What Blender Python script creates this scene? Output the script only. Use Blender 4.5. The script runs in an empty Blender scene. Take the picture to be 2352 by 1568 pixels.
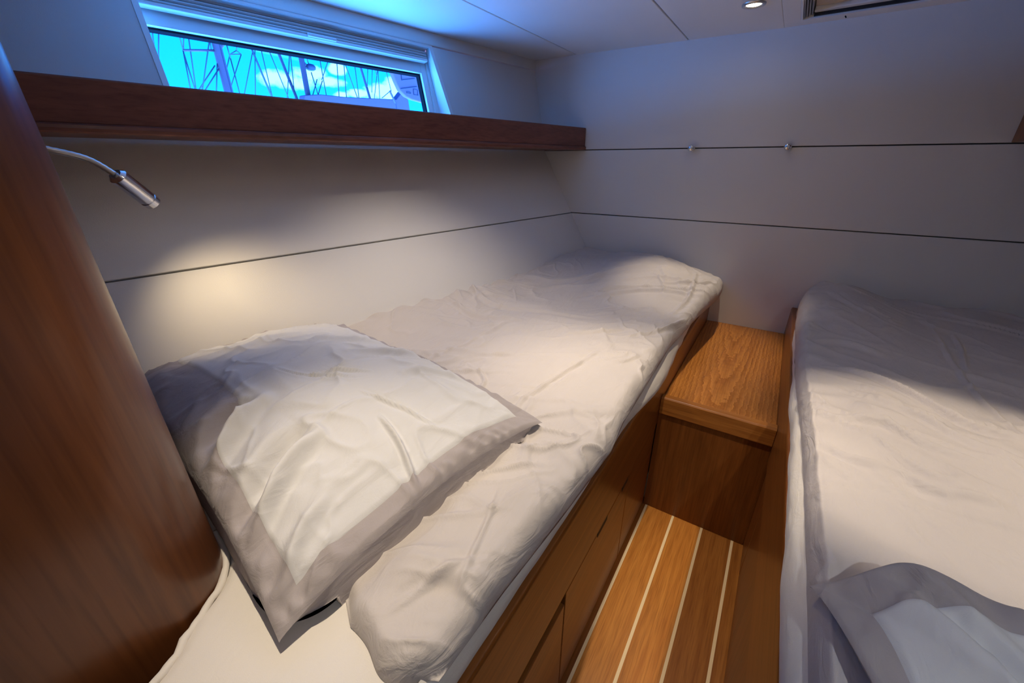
import bpy, bmesh, math, random
import numpy as np
from mathutils import Vector, Matrix

# ---------------------------------------------------------------- plan units
# The cabin is laid out in plan units (1 unit = 1.2 m). Origin above the aisle, z measured
# from eye height; the sole (floor) lies one unit below.  X = to starboard, Y = towards the bow.
S = 1.2
def P(x, y, z):
    return Vector((x * S, y * S, (z + 1.0) * S))

scene = bpy.context.scene
COL = scene.collection
rng = random.Random(7)

# ---------------------------------------------------------------- materials
MATS = {}
def nt(name):
    m = bpy.data.materials.new(name); m.use_nodes = True
    n = m.node_tree.nodes; l = m.node_tree.links
    MATS[name] = m
    return m, n, l, n['Principled BSDF']

def setp(b, **k):
    for key, v in k.items():
        b.inputs[key].default_value = v

def plain(name, col, rough=0.5, metal=0.0, **k):
    m, n, l, b = nt(name)
    b.inputs['Base Color'].default_value = (*col, 1)
    setp(b, Roughness=rough, Metallic=metal)
    for key, v in k.items():
        b.inputs[key].default_value = v
    return m

def vinyl(name, col, rough=0.55, bump=0.12, scale=420):
    m, n, l, b = nt(name)
    tc = n.new('ShaderNodeTexCoord')
    no = n.new('ShaderNodeTexNoise'); no.inputs['Scale'].default_value = scale
    no.inputs['Detail'].default_value = 3
    l.new(tc.outputs['Object'], no.inputs['Vector'])
    n2 = n.new('ShaderNodeTexNoise'); n2.inputs['Scale'].default_value = 2.2
    l.new(tc.outputs['Object'], n2.inputs['Vector'])
    mix = n.new('ShaderNodeMix'); mix.data_type = 'RGBA'
    mix.inputs['A'].default_value = (*[c * 0.96 for c in col], 1)
    mix.inputs['B'].default_value = (*[min(1, c * 1.04) for c in col], 1)
    l.new(n2.outputs['Fac'], mix.inputs['Factor'])
    l.new(mix.outputs['Result'], b.inputs['Base Color'])
    bp = n.new('ShaderNodeBump'); bp.inputs['Strength'].default_value = bump; bp.inputs['Distance'].default_value = 0.002
    l.new(no.outputs['Fac'], bp.inputs['Height']); l.new(bp.outputs['Normal'], b.inputs['Normal'])
    setp(b, Roughness=rough)
    return m

def wood(name, dark, light, axis='Y', rough=0.36, scale=1.0, cathedral=None, coat=0.25, streak=None):
    """procedural satin varnished teak / mahogany; grain runs along the object axis given"""
    m, n, l, b = nt(name)
    tc = n.new('ShaderNodeTexCoord')
    mp = n.new('ShaderNodeMapping')
    sc = {'X': (0.9, 22, 22), 'Y': (22, 0.9, 22), 'Z': (22, 22, 0.9)}[axis]
    mp.inputs['Scale'].default_value = tuple(v * scale for v in sc)
    l.new(tc.outputs['Object'], mp.inputs['Vector'])
    n1 = n.new('ShaderNodeTexNoise'); n1.inputs['Scale'].default_value = 1.6
    n1.inputs['Detail'].default_value = 6; n1.inputs['Roughness'].default_value = 0.62
    n1.inputs['Distortion'].default_value = 0.6
    l.new(mp.outputs['Vector'], n1.inputs['Vector'])
    # fine pores
    mp2 = n.new('ShaderNodeMapping')
    mp2.inputs['Scale'].default_value = tuple(v * scale * 7 for v in sc)
    l.new(tc.outputs['Object'], mp2.inputs['Vector'])
    n2 = n.new('ShaderNodeTexNoise'); n2.inputs['Scale'].default_value = 1.4; n2.inputs['Detail'].default_value = 3
    l.new(mp2.outputs['Vector'], n2.inputs['Vector'])
    r1 = n.new('ShaderNodeValToRGB')
    r1.color_ramp.elements[0].position = 0.32; r1.color_ramp.elements[0].color = (*dark, 1)
    r1.color_ramp.elements[1].position = 0.68; r1.color_ramp.elements[1].color = (*light, 1)
    fac = n1.outputs['Fac']
    if cathedral:
        rot, loc, wscale = cathedral
        mp3 = n.new('ShaderNodeMapping'); mp3.vector_type = 'TEXTURE'
        mp3.inputs['Location'].default_value = loc; mp3.inputs['Rotation'].default_value = rot
        l.new(tc.outputs['Object'], mp3.inputs['Vector'])
        nd = n.new('ShaderNodeTexNoise'); nd.inputs['Scale'].default_value = 5.0; nd.inputs['Detail'].default_value = 2
        l.new(mp3.outputs['Vector'], nd.inputs['Vector'])
        wv = n.new('ShaderNodeTexWave'); wv.wave_type = 'RINGS'; wv.rings_direction = 'Y'; wv.wave_profile = 'SAW'
        wv.inputs['Scale'].default_value = wscale; wv.inputs['Distortion'].default_value = 3.2
        wv.inputs['Detail'].default_value = 2.5; wv.inputs['Detail Scale'].default_value = 1.6
        l.new(mp3.outputs['Vector'], wv.inputs['Vector'])
        mx = n.new('ShaderNodeMix'); mx.data_type = 'FLOAT'; mx.inputs['Factor'].default_value = 0.38
        l.new(n1.outputs['Fac'], mx.inputs['A']); l.new(wv.outputs['Fac'], mx.inputs['B'])
        fac = mx.outputs['Result']
    l.new(fac, r1.inputs['Fac'])
    mix = n.new('ShaderNodeMix'); mix.data_type = 'RGBA'; mix.blend_type = 'MULTIPLY'
    mix.inputs['Factor'].default_value = 0.55
    r2 = n.new('ShaderNodeValToRGB')
    r2.color_ramp.elements[0].position = 0.30; r2.color_ramp.elements[0].color = (0.52, 0.45, 0.40, 1)
    r2.color_ramp.elements[1].position = 0.55; r2.color_ramp.elements[1].color = (1, 1, 1, 1)
    l.new(n2.outputs['Fac'], r2.inputs['Fac'])
    l.new(r1.outputs['Color'], mix.inputs['A']); l.new(r2.outputs['Color'], mix.inputs['B'])
    last = mix.outputs['Result']
    if streak:
        mp4 = n.new('ShaderNodeMapping'); mp4.inputs['Scale'].default_value = tuple(v * streak for v in sc)
        l.new(tc.outputs['Object'], mp4.inputs['Vector'])
        n4 = n.new('ShaderNodeTexNoise'); n4.inputs['Scale'].default_value = 1.0; n4.inputs['Detail'].default_value = 1
        l.new(mp4.outputs['Vector'], n4.inputs['Vector'])
        r4 = n.new('ShaderNodeValToRGB')
        r4.color_ramp.elements[0].position = 0.27; r4.color_ramp.elements[0].color = (0.45, 0.36, 0.32, 1)
        r4.color_ramp.elements[1].position = 0.34; r4.color_ramp.elements[1].color = (1, 1, 1, 1)
        l.new(n4.outputs['Fac'], r4.inputs['Fac'])
        m4 = n.new('ShaderNodeMix'); m4.data_type = 'RGBA'; m4.blend_type = 'MULTIPLY'; m4.inputs['Factor'].default_value = 0.8
        l.new(last, m4.inputs['A']); l.new(r4.outputs['Color'], m4.inputs['B'])
        last = m4.outputs['Result']
    l.new(last, b.inputs['Base Color'])
    bp = n.new('ShaderNodeBump'); bp.inputs['Strength'].default_value = 0.10; bp.inputs['Distance'].default_value = 0.001
    l.new(n2.outputs['Fac'], bp.inputs['Height']); l.new(bp.outputs['Normal'], b.inputs['Normal'])
    setp(b, Roughness=rough)
    b.inputs['Specular IOR Level'].default_value = 0.28
    b.inputs['Coat Weight'].default_value = coat; b.inputs['Coat Roughness'].default_value = 0.22
    return m

def cloth(name, col, bump=0.25, wr=0.35, sheen=0.15):
    m, n, l, b = nt(name)
    tc = n.new('ShaderNodeTexCoord')
    v = n.new('ShaderNodeTexNoise'); v.inputs['Scale'].default_value = 900; v.inputs['Detail'].default_value = 2
    l.new(tc.outputs['Object'], v.inputs['Vector'])
    w = n.new('ShaderNodeTexNoise'); w.inputs['Scale'].default_value = 26; w.inputs['Detail'].default_value = 5
    w.inputs['Distortion'].default_value = 1.4
    mp = n.new('ShaderNodeMapping'); mp.inputs['Rotation'].default_value = (0, 0, 0.5); mp.inputs['Scale'].default_value = (1.0, 0.35, 1.0)
    l.new(tc.outputs['Object'], mp.inputs['Vector']); l.new(mp.outputs['Vector'], w.inputs['Vector'])
    b1 = n.new('ShaderNodeBump'); b1.inputs['Strength'].default_value = wr; b1.inputs['Distance'].default_value = 0.012
    l.new(w.outputs['Fac'], b1.inputs['Height'])
    b2 = n.new('ShaderNodeBump'); b2.inputs['Strength'].default_value = bump; b2.inputs['Distance'].default_value = 0.0006
    l.new(v.outputs['Fac'], b2.inputs['Height']); l.new(b1.outputs['Normal'], b2.inputs['Normal'])
    l.new(b2.outputs['Normal'], b.inputs['Normal'])
    n3 = n.new('ShaderNodeTexNoise'); n3.inputs['Scale'].default_value = 7; n3.inputs['Detail'].default_value = 4
    l.new(tc.outputs['Object'], n3.inputs['Vector'])
    mix = n.new('ShaderNodeMix'); mix.data_type = 'RGBA'
    mix.inputs['A'].default_value = (*[c * 0.95 for c in col], 1)
    mix.inputs['B'].default_value = (*[min(1, c * 1.05) for c in col], 1)
    l.new(n3.outputs['Fac'], mix.inputs['Factor']); l.new(mix.outputs['Result'], b.inputs['Base Color'])
    setp(b, Roughness=0.88)
    b.inputs['Sheen Weight'].default_value = sheen; b.inputs['Sheen Roughness'].default_value = 0.5
    return m

VIN = vinyl('wall_vinyl', (0.69, 0.672, 0.645))
CEIL = vinyl('ceiling_vinyl', (0.80, 0.775, 0.75), bump=0.06)
GAP = plain('seam_shadow_gap', (0.06, 0.055, 0.05), 0.9)
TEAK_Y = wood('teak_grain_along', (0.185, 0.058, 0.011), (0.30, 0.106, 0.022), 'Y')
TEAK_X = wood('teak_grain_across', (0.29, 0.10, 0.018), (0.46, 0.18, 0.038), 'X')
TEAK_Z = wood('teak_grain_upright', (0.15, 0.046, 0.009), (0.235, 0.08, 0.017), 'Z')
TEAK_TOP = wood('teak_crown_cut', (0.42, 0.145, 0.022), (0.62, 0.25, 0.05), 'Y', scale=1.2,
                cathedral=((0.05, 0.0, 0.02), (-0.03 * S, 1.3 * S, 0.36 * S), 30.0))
SHELFW = wood('shelf_mahogany', (0.13, 0.042, 0.026), (0.20, 0.068, 0.040), 'Y', rough=0.42, scale=0.7)
POSTW = wood('post_mahogany', (0.112, 0.033, 0.008), (0.165, 0.053, 0.0135), 'Z', rough=0.46, scale=0.55, coat=0.6, streak=1.1)
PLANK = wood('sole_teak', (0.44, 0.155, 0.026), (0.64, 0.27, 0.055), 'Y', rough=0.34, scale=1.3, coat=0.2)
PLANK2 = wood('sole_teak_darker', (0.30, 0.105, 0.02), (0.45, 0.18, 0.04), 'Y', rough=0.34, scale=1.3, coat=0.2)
HOLLY = plain('holly_inlay', (0.93, 0.74, 0.45), 0.35)
DUVET = cloth('duvet_taupe', (0.52, 0.473, 0.437))
DUVET2 = cloth('duvet_taupe_starboard', (0.51, 0.462, 0.437))
SHEET = cloth('fitted_sheet_cream', (0.70, 0.655, 0.59), wr=0.15)
PANEL = cloth('pillow_panel_pale', (0.60, 0.59, 0.575), wr=0.22)
FLANGE = cloth('pillow_border_taupe', (0.36, 0.32, 0.31), wr=0.30)
CHROME = plain('chrome', (0.78, 0.78, 0.8), 0.14, 1.0)
SATIN = plain('satin_nickel', (0.62, 0.60, 0.58), 0.32, 1.0)
WHITE = plain('white_frame', (0.74, 0.74, 0.73), 0.38)
BLINDM = vinyl('blind_fabric', (0.62, 0.62, 0.61), rough=0.8, bump=0.05)
BEIGE = vinyl('hatch_blind_beige', (0.60, 0.50, 0.41), rough=0.85, bump=0.05)
GASK = plain('dark_gasket', (0.022, 0.022, 0.026), 0.8, **{'Specular IOR Level': 0.0})
DARK = plain('dark_recess', (0.012, 0.012, 0.014), 0.6)
GREYM = plain('grey_track', (0.26, 0.25, 0.26), 0.45)
ALU = plain('anodised_spar', (0.10, 0.035, 0.05), 0.5, 0.0)
WIRE = plain('rigging_wire', (0.05, 0.05, 0.06), 0.6)
GRP = plain('boat_grey_canvas', (0.16, 0.055, 0.08), 0.7)
GRPD = plain('boat_dark_seam', (0.04, 0.02, 0.04), 0.6)
BULB = plain('lamp_lens', (1, 0.95, 0.85), 0.3)
BULB.node_tree.nodes['Principled BSDF'].inputs['Emission Color'].default_value = (1.0, 0.86, 0.62, 1)
BULB.node_tree.nodes['Principled BSDF'].inputs['Emission Strength'].default_value = 32.0

def glass_mat():
    m = bpy.data.materials.new('tinted_pane'); m.use_nodes = True
    n = m.node_tree.nodes; l = m.node_tree.links
    n.clear()
    o = n.new('ShaderNodeOutputMaterial'); mx = n.new('ShaderNodeMixShader')
    t = n.new('ShaderNodeBsdfTransparent'); t.inputs['Color'].default_value = (0.10, 0.80, 1.0, 1)
    g = n.new('ShaderNodeBsdfGlossy'); g.inputs['Roughness'].default_value = 0.02
    f = n.new('ShaderNodeFresnel'); f.inputs['IOR'].default_value = 1.25
    l.new(f.outputs['Fac'], mx.inputs['Fac']); l.new(t.outputs['BSDF'], mx.inputs[1]); l.new(g.outputs['BSDF'], mx.inputs[2])
    l.new(mx.outputs['Shader'], o.inputs['Surface'])
    return m
PANE = glass_mat()

# ---------------------------------------------------------------- object helpers
def link(o, parent=None):
    COL.objects.link(o)
    if parent: o.parent = parent
    return o

def tag(o, label=None, cat=None, group=None, kind=None):
    if label: o['label'] = label
    if cat: o['category'] = cat
    if group: o['group'] = group
    if kind: o['kind'] = kind
    return o

def thing(name, loc, label, cat, group=None):
    o = bpy.data.objects.new(name, None); o.empty_display_size = 0.05
    o.location = P(*loc); link(o)
    return tag(o, label, cat, group)

def wloc(o):
    v = Vector((0, 0, 0))
    while o:
        v = v + o.location; o = o.parent
    return v

def mesh(name, verts, faces, mats, parent=None, smooth=False, fm=None, metres=False):
    """verts in plan units; stored relative to the parent"""
    off = wloc(parent) if parent else Vector((0, 0, 0))
    me = bpy.data.meshes.new(name)
    vs = [((Vector(v) if metres else P(*v)) - off)[:] for v in verts]
    me.from_pydata(vs, [], faces)
    if not isinstance(mats, (list, tuple)): mats = [mats]
    for m in mats: me.materials.append(m)
    if fm: me.polygons.foreach_set('material_index', fm)
    if smooth: me.polygons.foreach_set('use_smooth', [True] * len(me.polygons))
    me.update()
    o = bpy.data.objects.new(name, me)
    return link(o, parent)

class MB:
    """collects solids (plan units) into one mesh"""
    def __init__(s): s.v = []; s.f = []; s.m = []
    def add(s, v, f, mi=0):
        k = len(s.v); s.v += [tuple(q) for q in v]; s.f += [tuple(i + k for i in g) for g in f]; s.m += [mi] * len(f)
    def box(s, x0, x1, y0, y1, z0, z1, mi=0):
        v = [(x, y, z) for z in (z0, z1) for y in (y0, y1) for x in (x0, x1)]
        s.add(v, [(0, 2, 3, 1), (4, 5, 7, 6), (0, 1, 5, 4), (2, 6, 7, 3), (0, 4, 6, 2), (1, 3, 7, 5)], mi)
    def hexa(s, a, b, mi=0):
        """two quads (4 points each, same order) -> solid"""
        s.add(list(a) + list(b), [(3, 2, 1, 0), (4, 5, 6, 7), (0, 1, 5, 4), (1, 2, 6, 5), (2, 3, 7, 6), (3, 0, 4, 7)], mi)
    def prism(s, pts, z0, z1, mi=0):
        n = len(pts)
        s.add([(x, y, z0) for x, y in pts] + [(x, y, z1) for x, y in pts],
              [tuple(range(n))[::-1], tuple(range(n, 2 * n))] + [(i, (i + 1) % n, n + (i + 1) % n, n + i) for i in range(n)], mi)
    def extr(s, prof, frame, a0, a1, mi=0):
        """profile [(p,q)] swept between two frames: frame(a,p,q)->xyz"""
        n = len(prof)
        s.add([frame(a0, *p) for p in prof] + [frame(a1, *p) for p in prof],
              [tuple(range(n)), tuple(range(n, 2 * n))[::-1]] + [(i, n + i, n + (i + 1) % n, (i + 1) % n) for i in range(n)], mi)
    def tube(s, pts, r, n=10, mi=0, cap=True):
        pts = [Vector(p) for p in pts]; rs = r if isinstance(r, (list, tuple)) else [r] * len(pts)
        rings = []; up = None
        for i, p in enumerate(pts):
            d = (pts[min(i + 1, len(pts) - 1)] - pts[max(i - 1, 0)]).normalized()
            if up is None:
                up = Vector((0, 0, 1)) if abs(d.z) < 0.9 else Vector((1, 0, 0))
            a = d.cross(up).normalized(); b = a.cross(d).normalized(); up = b
            rings.append([p + (a * math.cos(t) + b * math.sin(t)) * rs[i] for t in [2 * math.pi * k / n for k in range(n)]])
        v = [q[:] for rg in rings for q in rg]; f = []
        for i in range(len(pts) - 1):
            for k in range(n):
                f.append((i * n + k, i * n + (k + 1) % n, (i + 1) * n + (k + 1) % n, (i + 1) * n + k))
        if cap:
            f.append(tuple(range(n))[::-1]); f.append(tuple(range((len(pts) - 1) * n, len(pts) * n)))
        s.add(v, f, mi)
    def build(s, name, mats, parent=None, bevel=0, seg=2, smooth=False, autosm=False):
        o = mesh(name, s.v, s.f, mats, parent, smooth, s.m)
        bm = bmesh.new(); bm.from_mesh(o.data)
        bmesh.ops.recalc_face_normals(bm, faces=bm.faces); bm.to_mesh(o.data); bm.free()
        if bevel:
            md = o.modifiers.new('bevel', 'BEVEL'); md.width = bevel * S; md.segments = seg
            md.limit_method = 'ANGLE'; md.angle_limit = math.radians(35)
            o.data.polygons.foreach_set('use_smooth', [True] * len(o.data.polygons))
            w = o.modifiers.new('wn', 'WEIGHTED_NORMAL'); w.keep_sharp = True
        return o

# --- hull side frames (port side leans in towards the berth, and converges on the bow)
WA = math.radians(9.633)
D1 = Vector((math.sin(WA), math.cos(WA), 0))
def hull(q0, slope):
    q0 = Vector(q0); d2 = Vector((slope, 0, -1.0))
    nn = D1.cross(d2).normalized()
    if nn.x < 0: nn = -nn
    def f(y, z, off=0.0):
        t = -(z - q0.z); s = (y - q0.y) / D1.y
        return (q0 + D1 * s + d2 * t + nn * off)[:]
    return f
UP = hull((-1.004, 1.788, 0.16), 0.19)       # upper hull lining
LO = hull((-0.836, 1.788, -0.213), 0.57)     # lower hull lining
YB = 1.788                                   # face of the forward bulkhead
CZ = 0.398                                   # ceiling height
def cz(x): return 0.406 + (-0.017) * min(1.0, max(0.0, (x + 1.05) / 0.95))
# ---------------------------------------------------------------- light levels
SKY = 1.0
WATER_R, WATER_G, WATER_B = 11.0, 8.0, 22.0
WARM = (1.0, 0.838, 0.63); WARM2 = (1.0, 0.78, 0.48)
SPOTS = [(27, 50, 0.8), (36, 52, 1.0), (37, 64, 1.0), (33, 46, 0.6), (15, 110, 1.0), (27, 92, 1.0)]
AIMS = [(-0.20, 1.46, -1), (-0.36, 0.16, -1), None, None, (0.36, 0.25, -0.4), (-0.66, 0.84, -1)]
LAMP1 = (5.5, 104, 1.0); LAMP1_AIM = (-0.98, 0.46, -0.43)
LAMP2 = (2.0, 62, 0.8); LAMP2_AIM = (0.22, 1.0, -0.45)
COOL_FILL = (0.86, 0.93, 1.0)  # tint of the added fill light over the starboard pillow
# ================================================================ THE SETTING
# --- sole: teak planks with holly inlays
m = MB()
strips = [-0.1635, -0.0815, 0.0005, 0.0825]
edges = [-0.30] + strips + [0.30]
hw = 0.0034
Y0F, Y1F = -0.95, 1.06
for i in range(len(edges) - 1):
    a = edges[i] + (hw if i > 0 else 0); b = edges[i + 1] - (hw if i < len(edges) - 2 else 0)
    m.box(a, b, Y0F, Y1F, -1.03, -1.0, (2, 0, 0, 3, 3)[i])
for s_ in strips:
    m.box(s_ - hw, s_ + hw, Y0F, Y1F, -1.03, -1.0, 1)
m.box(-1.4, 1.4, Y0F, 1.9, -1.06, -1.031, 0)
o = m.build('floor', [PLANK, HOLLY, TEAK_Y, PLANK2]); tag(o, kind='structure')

# --- forward bulkhead: three upholstered panels with narrow seams
m = MB()
g = 0.0017
def bpanel(x0, x1, zl0, zl1, zu0, zu1):
    """lower edge z at x0/x1, upper edge z at x0/x1"""
    r = 0.004; t = 0.02
    fr = [(x0, YB, zl0), (x1, YB, zl1), (x1, YB, zu1), (x0, YB, zu0)]
    bk = [(x, YB + t, z) for x, _, z in fr]
    m.hexa(fr, bk, 0)
def zg1(x): return 0.051 - 0.0055 * (x + 0.78)
def zg2(x): return -0.213 - 0.003 * (x + 0.83)
X0, X1 = -1.16, 1.25
bpanel(X0, X1, zg1(X0) + g, zg1(X1) + g, 0.46, 0.46)
bpanel(X0, X1, zg2(X0) + g, zg2(X1) + g, zg1(X0) - g, zg1(X1) - g)
bpanel(X0, X1, -1.03, -1.03, zg2(X0) - g, zg2(X1) - g)
m.box(X0 - .3, X1 + .2, YB + 0.012, YB + 0.03, -1.03, 0.52, 1)
o = m.build('wall_back', [VIN, GAP], bevel=0.0022, seg=2); tag(o, kind='structure')

# --- port hull lining with the window opening
m = MB()
T = -0.022
def pan(fr, ys, zs, mi=0, t=T):
    """quad panel on a hull frame: ys=(near,far) per (bottom,top)"""
    (yb0, yb1), (yt0, yt1) = ys; z0, z1 = zs
    a = [fr(yb0, z0), fr(yb1, z0), fr(yt1, z1), fr(yt0, z1)]
    b = [fr(yb0, z0, t), fr(yb1, z0, t), fr(yt1, z1, t), fr(yt0, z1, t)]
    m.hexa(a, b, mi)
YN, YF = -0.30, YB
pan(LO, ((YN, YF), (YN, YF)), (-0.213 + g, 0.062))
pan(LO, ((YN, YF), (YN, YF)), (-0.80, -0.213 - g))
pan(LO, ((YN, YF + .01), (YN, YF + .01)), (-0.80, 0.062), 1, -0.04) if False else None
zt, zb = 0.366, 0.056
OL = 0.465                                    # opening, aft edge
OTR, OBR = (1.2285, 0.360), (1.278, 0.115)    # opening, forward edge top / bottom
pan(UP, ((YN, OL), (YN, OL)), (zb, zt))
pan(UP, ((OBR[0] + 0.017, YF), (OTR[0], YF)), (zb, zt)) if False else None
a = [UP(OBR[0], 0.115), UP(YF, 0.115), UP(YF, zt), UP(OTR[0], OTR[1])]
m.hexa([UP(OBR[0], 0.115), UP(YF, 0.115), UP(YF, zt), UP(OTR[0] - .001, zt)],
       [UP(OBR[0], 0.115, T), UP(YF, 0.115, T), UP(YF, zt, T), UP(OTR[0] - .001, zt, T)])
pan(UP, ((OL, YF), (OL, YF)), (zb, 0.115))
pan(UP, ((OL, OTR[0]), (OL, OTR[0])), (0.361, zt))
# dark backing behind the seam
m.hexa([LO(YN, -0.23, -0.012), LO(YF, -0.23, -0.012), LO(YF, -0.19, -0.012), LO(YN, -0.19, -0.012)],
       [LO(YN, -0.23, -0.03), LO(YF, -0.23, -0.03), LO(YF, -0.19, -0.03), LO(YN, -0.19, -0.03)], 1)
o = m.build('wall_left', [VIN, GAP]); tag(o, kind='structure')
bv = o.modifiers.new('bevel', 'BEVEL'); bv.width = 0.0022; bv.segments = 2; bv.limit_method = 'ANGLE'

# cornice strip between hull lining and deckhead
m = MB()
prof = [(0.0035, 0.3675), (0.0045, 0.372), (0.0045, 0.43), (-0.02, 0.43), (-0.02, 0.3675)]
m.extr(prof, lambda a, off, z: UP(a, z, off), YN, YF)
o = m.build('trim_1', VIN, bevel=0.0015); tag(o, kind='structure')

# --- deckhead (ceiling) in panels
m = MB()
def cpan(pts, t=0.02, mi=0, dz=0.0):
    n = len(pts)
    m.add([(x, y, cz(x) + dz) for x, y in pts] + [(x, y, cz(x) + dz + t) for x, y in pts],
          [tuple(range(n))[::-1], tuple(range(n, 2 * n))] + [(i, (i + 1) % n, n + (i + 1) % n, n + i) for i in range(n)], mi)
q = 0.0022
SA, SB, SC = -0.852, -0.417, -0.128
ca, cb = UP(-0.3, 0.40, -0.02)[0], UP(YB + .02, 0.40, -0.02)[0]
yc = -0.95
cpan([(ca - 0.12, yc), (SA - q, yc), (SA - q, YB + .01), (cb, YB + .01)])
cpan([(SA + q, yc), (SB - q, yc), (SB - q, YB + .01), (SA + q, YB + .01)])
cpan([(SB + q, yc), (SC, yc), (SC, YB + .01), (SB + q, YB + .01)])
HX0, HX1, HY0, HY1 = -0.084, 0.50, 1.12, 1.728     # hatch opening
cpan([(SC, yc), (1.25, yc), (1.25, HY0), (SC, HY0)])
cpan([(HX1, HY0), (1.25, HY0), (1.25, YB + .01), (HX1, YB + .01)])
cpan([(SC, HY0), (HX0, HY0), (HX0, HY1), (SC, HY1)])
cpan([(SC, HY1), (HX1, HY1), (HX1, YB + .01), (SC, YB + .01)])
m.box(-1.75, 1.3, yc, YB + .05, 0.50, 0.52, 1)      # deck above
m.box(SA - .02, SA + .02, yc, YB, 0.432, 0.436, 1); m.box(SB - .02, SB + .02, yc, YB, 0.427, 0.432, 1)
m.extr([(-0.012, 0.425), (-0.012, 0.515), (-0.03, 0.515), (-0.03, 0.425)], lambda a, off, z: UP(a, z, off), YN, YB + .02, 1)
o = m.build('ceiling', [CEIL, GAP], bevel=0.002); tag(o, kind='structure')

# --- the parts of the cabin behind and to the right of the photographer
m = MB(); m.hexa([(0.93, -0.95, -1.03), (1.22, -0.95, 0.51), (1.05, 1.80, 0.51), (0.74, 1.80, -1.03)],
                 [(1.0, -0.95, -1.03), (1.3, -0.95, 0.51), (1.2, 1.80, 0.51), (0.85, 1.80, -1.03)])
o = m.build('wall_right', VIN); tag(o, kind='structure')
m = MB(); m.box(-1.75, 1.30, -0.99, -0.95, -1.03, 0.51)
o = m.build('wall_rear', VIN); tag(o, kind='structure')
m = MB(); m.hexa([(-1.45, -0.95, -1.03), (-1.45, -0.28, -1.03), (-1.45, -0.28, 0.51), (-1.45, -0.95, 0.51)],
                 [(-1.60, -0.95, -1.03), (-1.60, -0.28, -1.03), (-1.60, -0.28, 0.51), (-1.60, -0.95, 0.51)])
m.box(-1.75, -1.15, -0.30, -0.27, -1.03, 0.51)
o = m.build('wall_left', VIN); tag(o, kind='structure')

# --- the fixed window: white frame, dark gasket, tinted pane
win = bpy.data.objects.new('window_1', None); win.location = P(*UP(0.85, 0.21)); link(win); tag(win, kind='structure')
m = MB()
G0, G1, GT, GB = 0.40, 1.214, 0.300, 0.075          # clear opening of the pane (hull frame, set back)
F0, F1, FT, FB = 0.36, 1.262, 0.345, 0.045
DP = -0.050
def wf(y, z, off): return UP(y, z, off)
def ring(y0, y1, z0, z1, yi0, yi1, zi0, zi1, o0, o1, mi=0):
    for (ya, yb, za, zb_) in ((y0, yi0, z0, z1), (yi1, y1, z0, z1), (yi0, yi1, zi1, z1), (yi0, yi1, z0, zi0)):
        m.hexa([wf(ya, za, o0), wf(yb, za, o0), wf(yb, zb_, o0), wf(ya, zb_, o0)],
               [wf(ya, za, o1), wf(yb, za, o1), wf(yb, zb_, o1), wf(ya, zb_, o1)], mi)
ring(F0, F1, FB, FT + .03, G0, G1, GB, GT, DP, DP - 0.012)
# stepped lip on the frame
ring(F0, F1 - 0.004, FB, FT + .03, G0 - .012, G1 + 0.022, GB - .02, GT + 0.045, DP + 0.006, DP)
m.build('window_frame', WHITE, win, bevel=0.0012)
m = MB(); ring(G0 - .01, G1 + .01, GB - .01, GT + .012, G0 + 0.004, G1 - 0.004, GB + .004, GT - 0.004, DP - 0.012, DP - 0.030)
m.build('gasket', GASK, win)
m = MB()
m.hexa([wf(G0 - .008, GB - .008, DP - .022), wf(G1 + .008, GB - .008, DP - .022), wf(G1 + .008, GT + .008, DP - .022), wf(G0 - .008, GT + .008, DP - .022)],
       [wf(G0 - .008, GB - .008, DP - .0225), wf(G1 + .008, GB - .008, DP - .0225), wf(G1 + .008, GT + .008, DP - .0225), wf(G0 - .008, GT + .008, DP - .0225)])
po = mesh('pane', [m.v[i] for i in (0, 1, 2, 3)], [(0, 1, 2, 3)], PANE, win)
# reveals joining lining and frame
m = MB()
def rev(p, q_, r, s_, th=(0, 0, 0.012)):
    a = [p, q_, r, s_]; b = [tuple(c + d for c, d in zip(v, th)) for v in a]
    m.hexa(a, b)
TR0, TR1 = UP(*OTR), UP(F1 - .012, FT + .02, DP)
BR0, BR1 = UP(*OBR), UP(F1 + 0.006, 0.115, DP)
rev(BR0, TR0, UP(F1 - .014, FT + .02, DP - .012), UP(F1 + .004, 0.115, DP - .012), (0.004, 0.012, 0))           # forward reveal
rev(UP(OL, 0.115), UP(OL, 0.366), UP(OL - .03, 0.366, DP - .012), UP(OL - .03, 0.115, DP - .012), (0.0, -0.012, 0))  # aft reveal
rev(UP(OL - .03, 0.362), UP(OTR[0] + .012, 0.362), UP(F1, 0.374, DP - .012), UP(F0, 0.374, DP - .012), (0, 0, 0.012))   # head
rev(UP(OL - .03, 0.115), UP(OBR[0] + .01, 0.115), UP(F1 + .02, 0.075, DP - .012), UP(F0, 0.075, DP - .012), (0, 0, -0.012))  # sill
m.build('reveal', WHITE, win)

# ================================================================ JOINERY
# --- port berth front
bf = thing('berth_front', (-0.18, 0.5, -1.0), 'long teak berth front on the left of the aisle, below the big pillow', 'berth front')
m = MB()
prof = [(-0.1745, -0.690), (-0.1745, -0.522), (-0.177, -0.515), (-0.192, -0.515), (-0.194, -0.522), (-0.194, -0.690)]
m.extr(prof, lambda a, x, z: (x, a, z), -0.45, YB - .002)
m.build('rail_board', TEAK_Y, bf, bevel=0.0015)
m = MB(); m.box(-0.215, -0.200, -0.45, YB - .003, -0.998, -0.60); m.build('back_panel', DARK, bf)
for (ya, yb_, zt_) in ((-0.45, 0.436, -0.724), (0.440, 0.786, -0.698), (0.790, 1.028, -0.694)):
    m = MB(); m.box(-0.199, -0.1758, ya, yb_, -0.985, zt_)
    d_ = m.build('locker_door', TEAK_Z if False else TEAK_Y, bf, bevel=0.0015)
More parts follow.
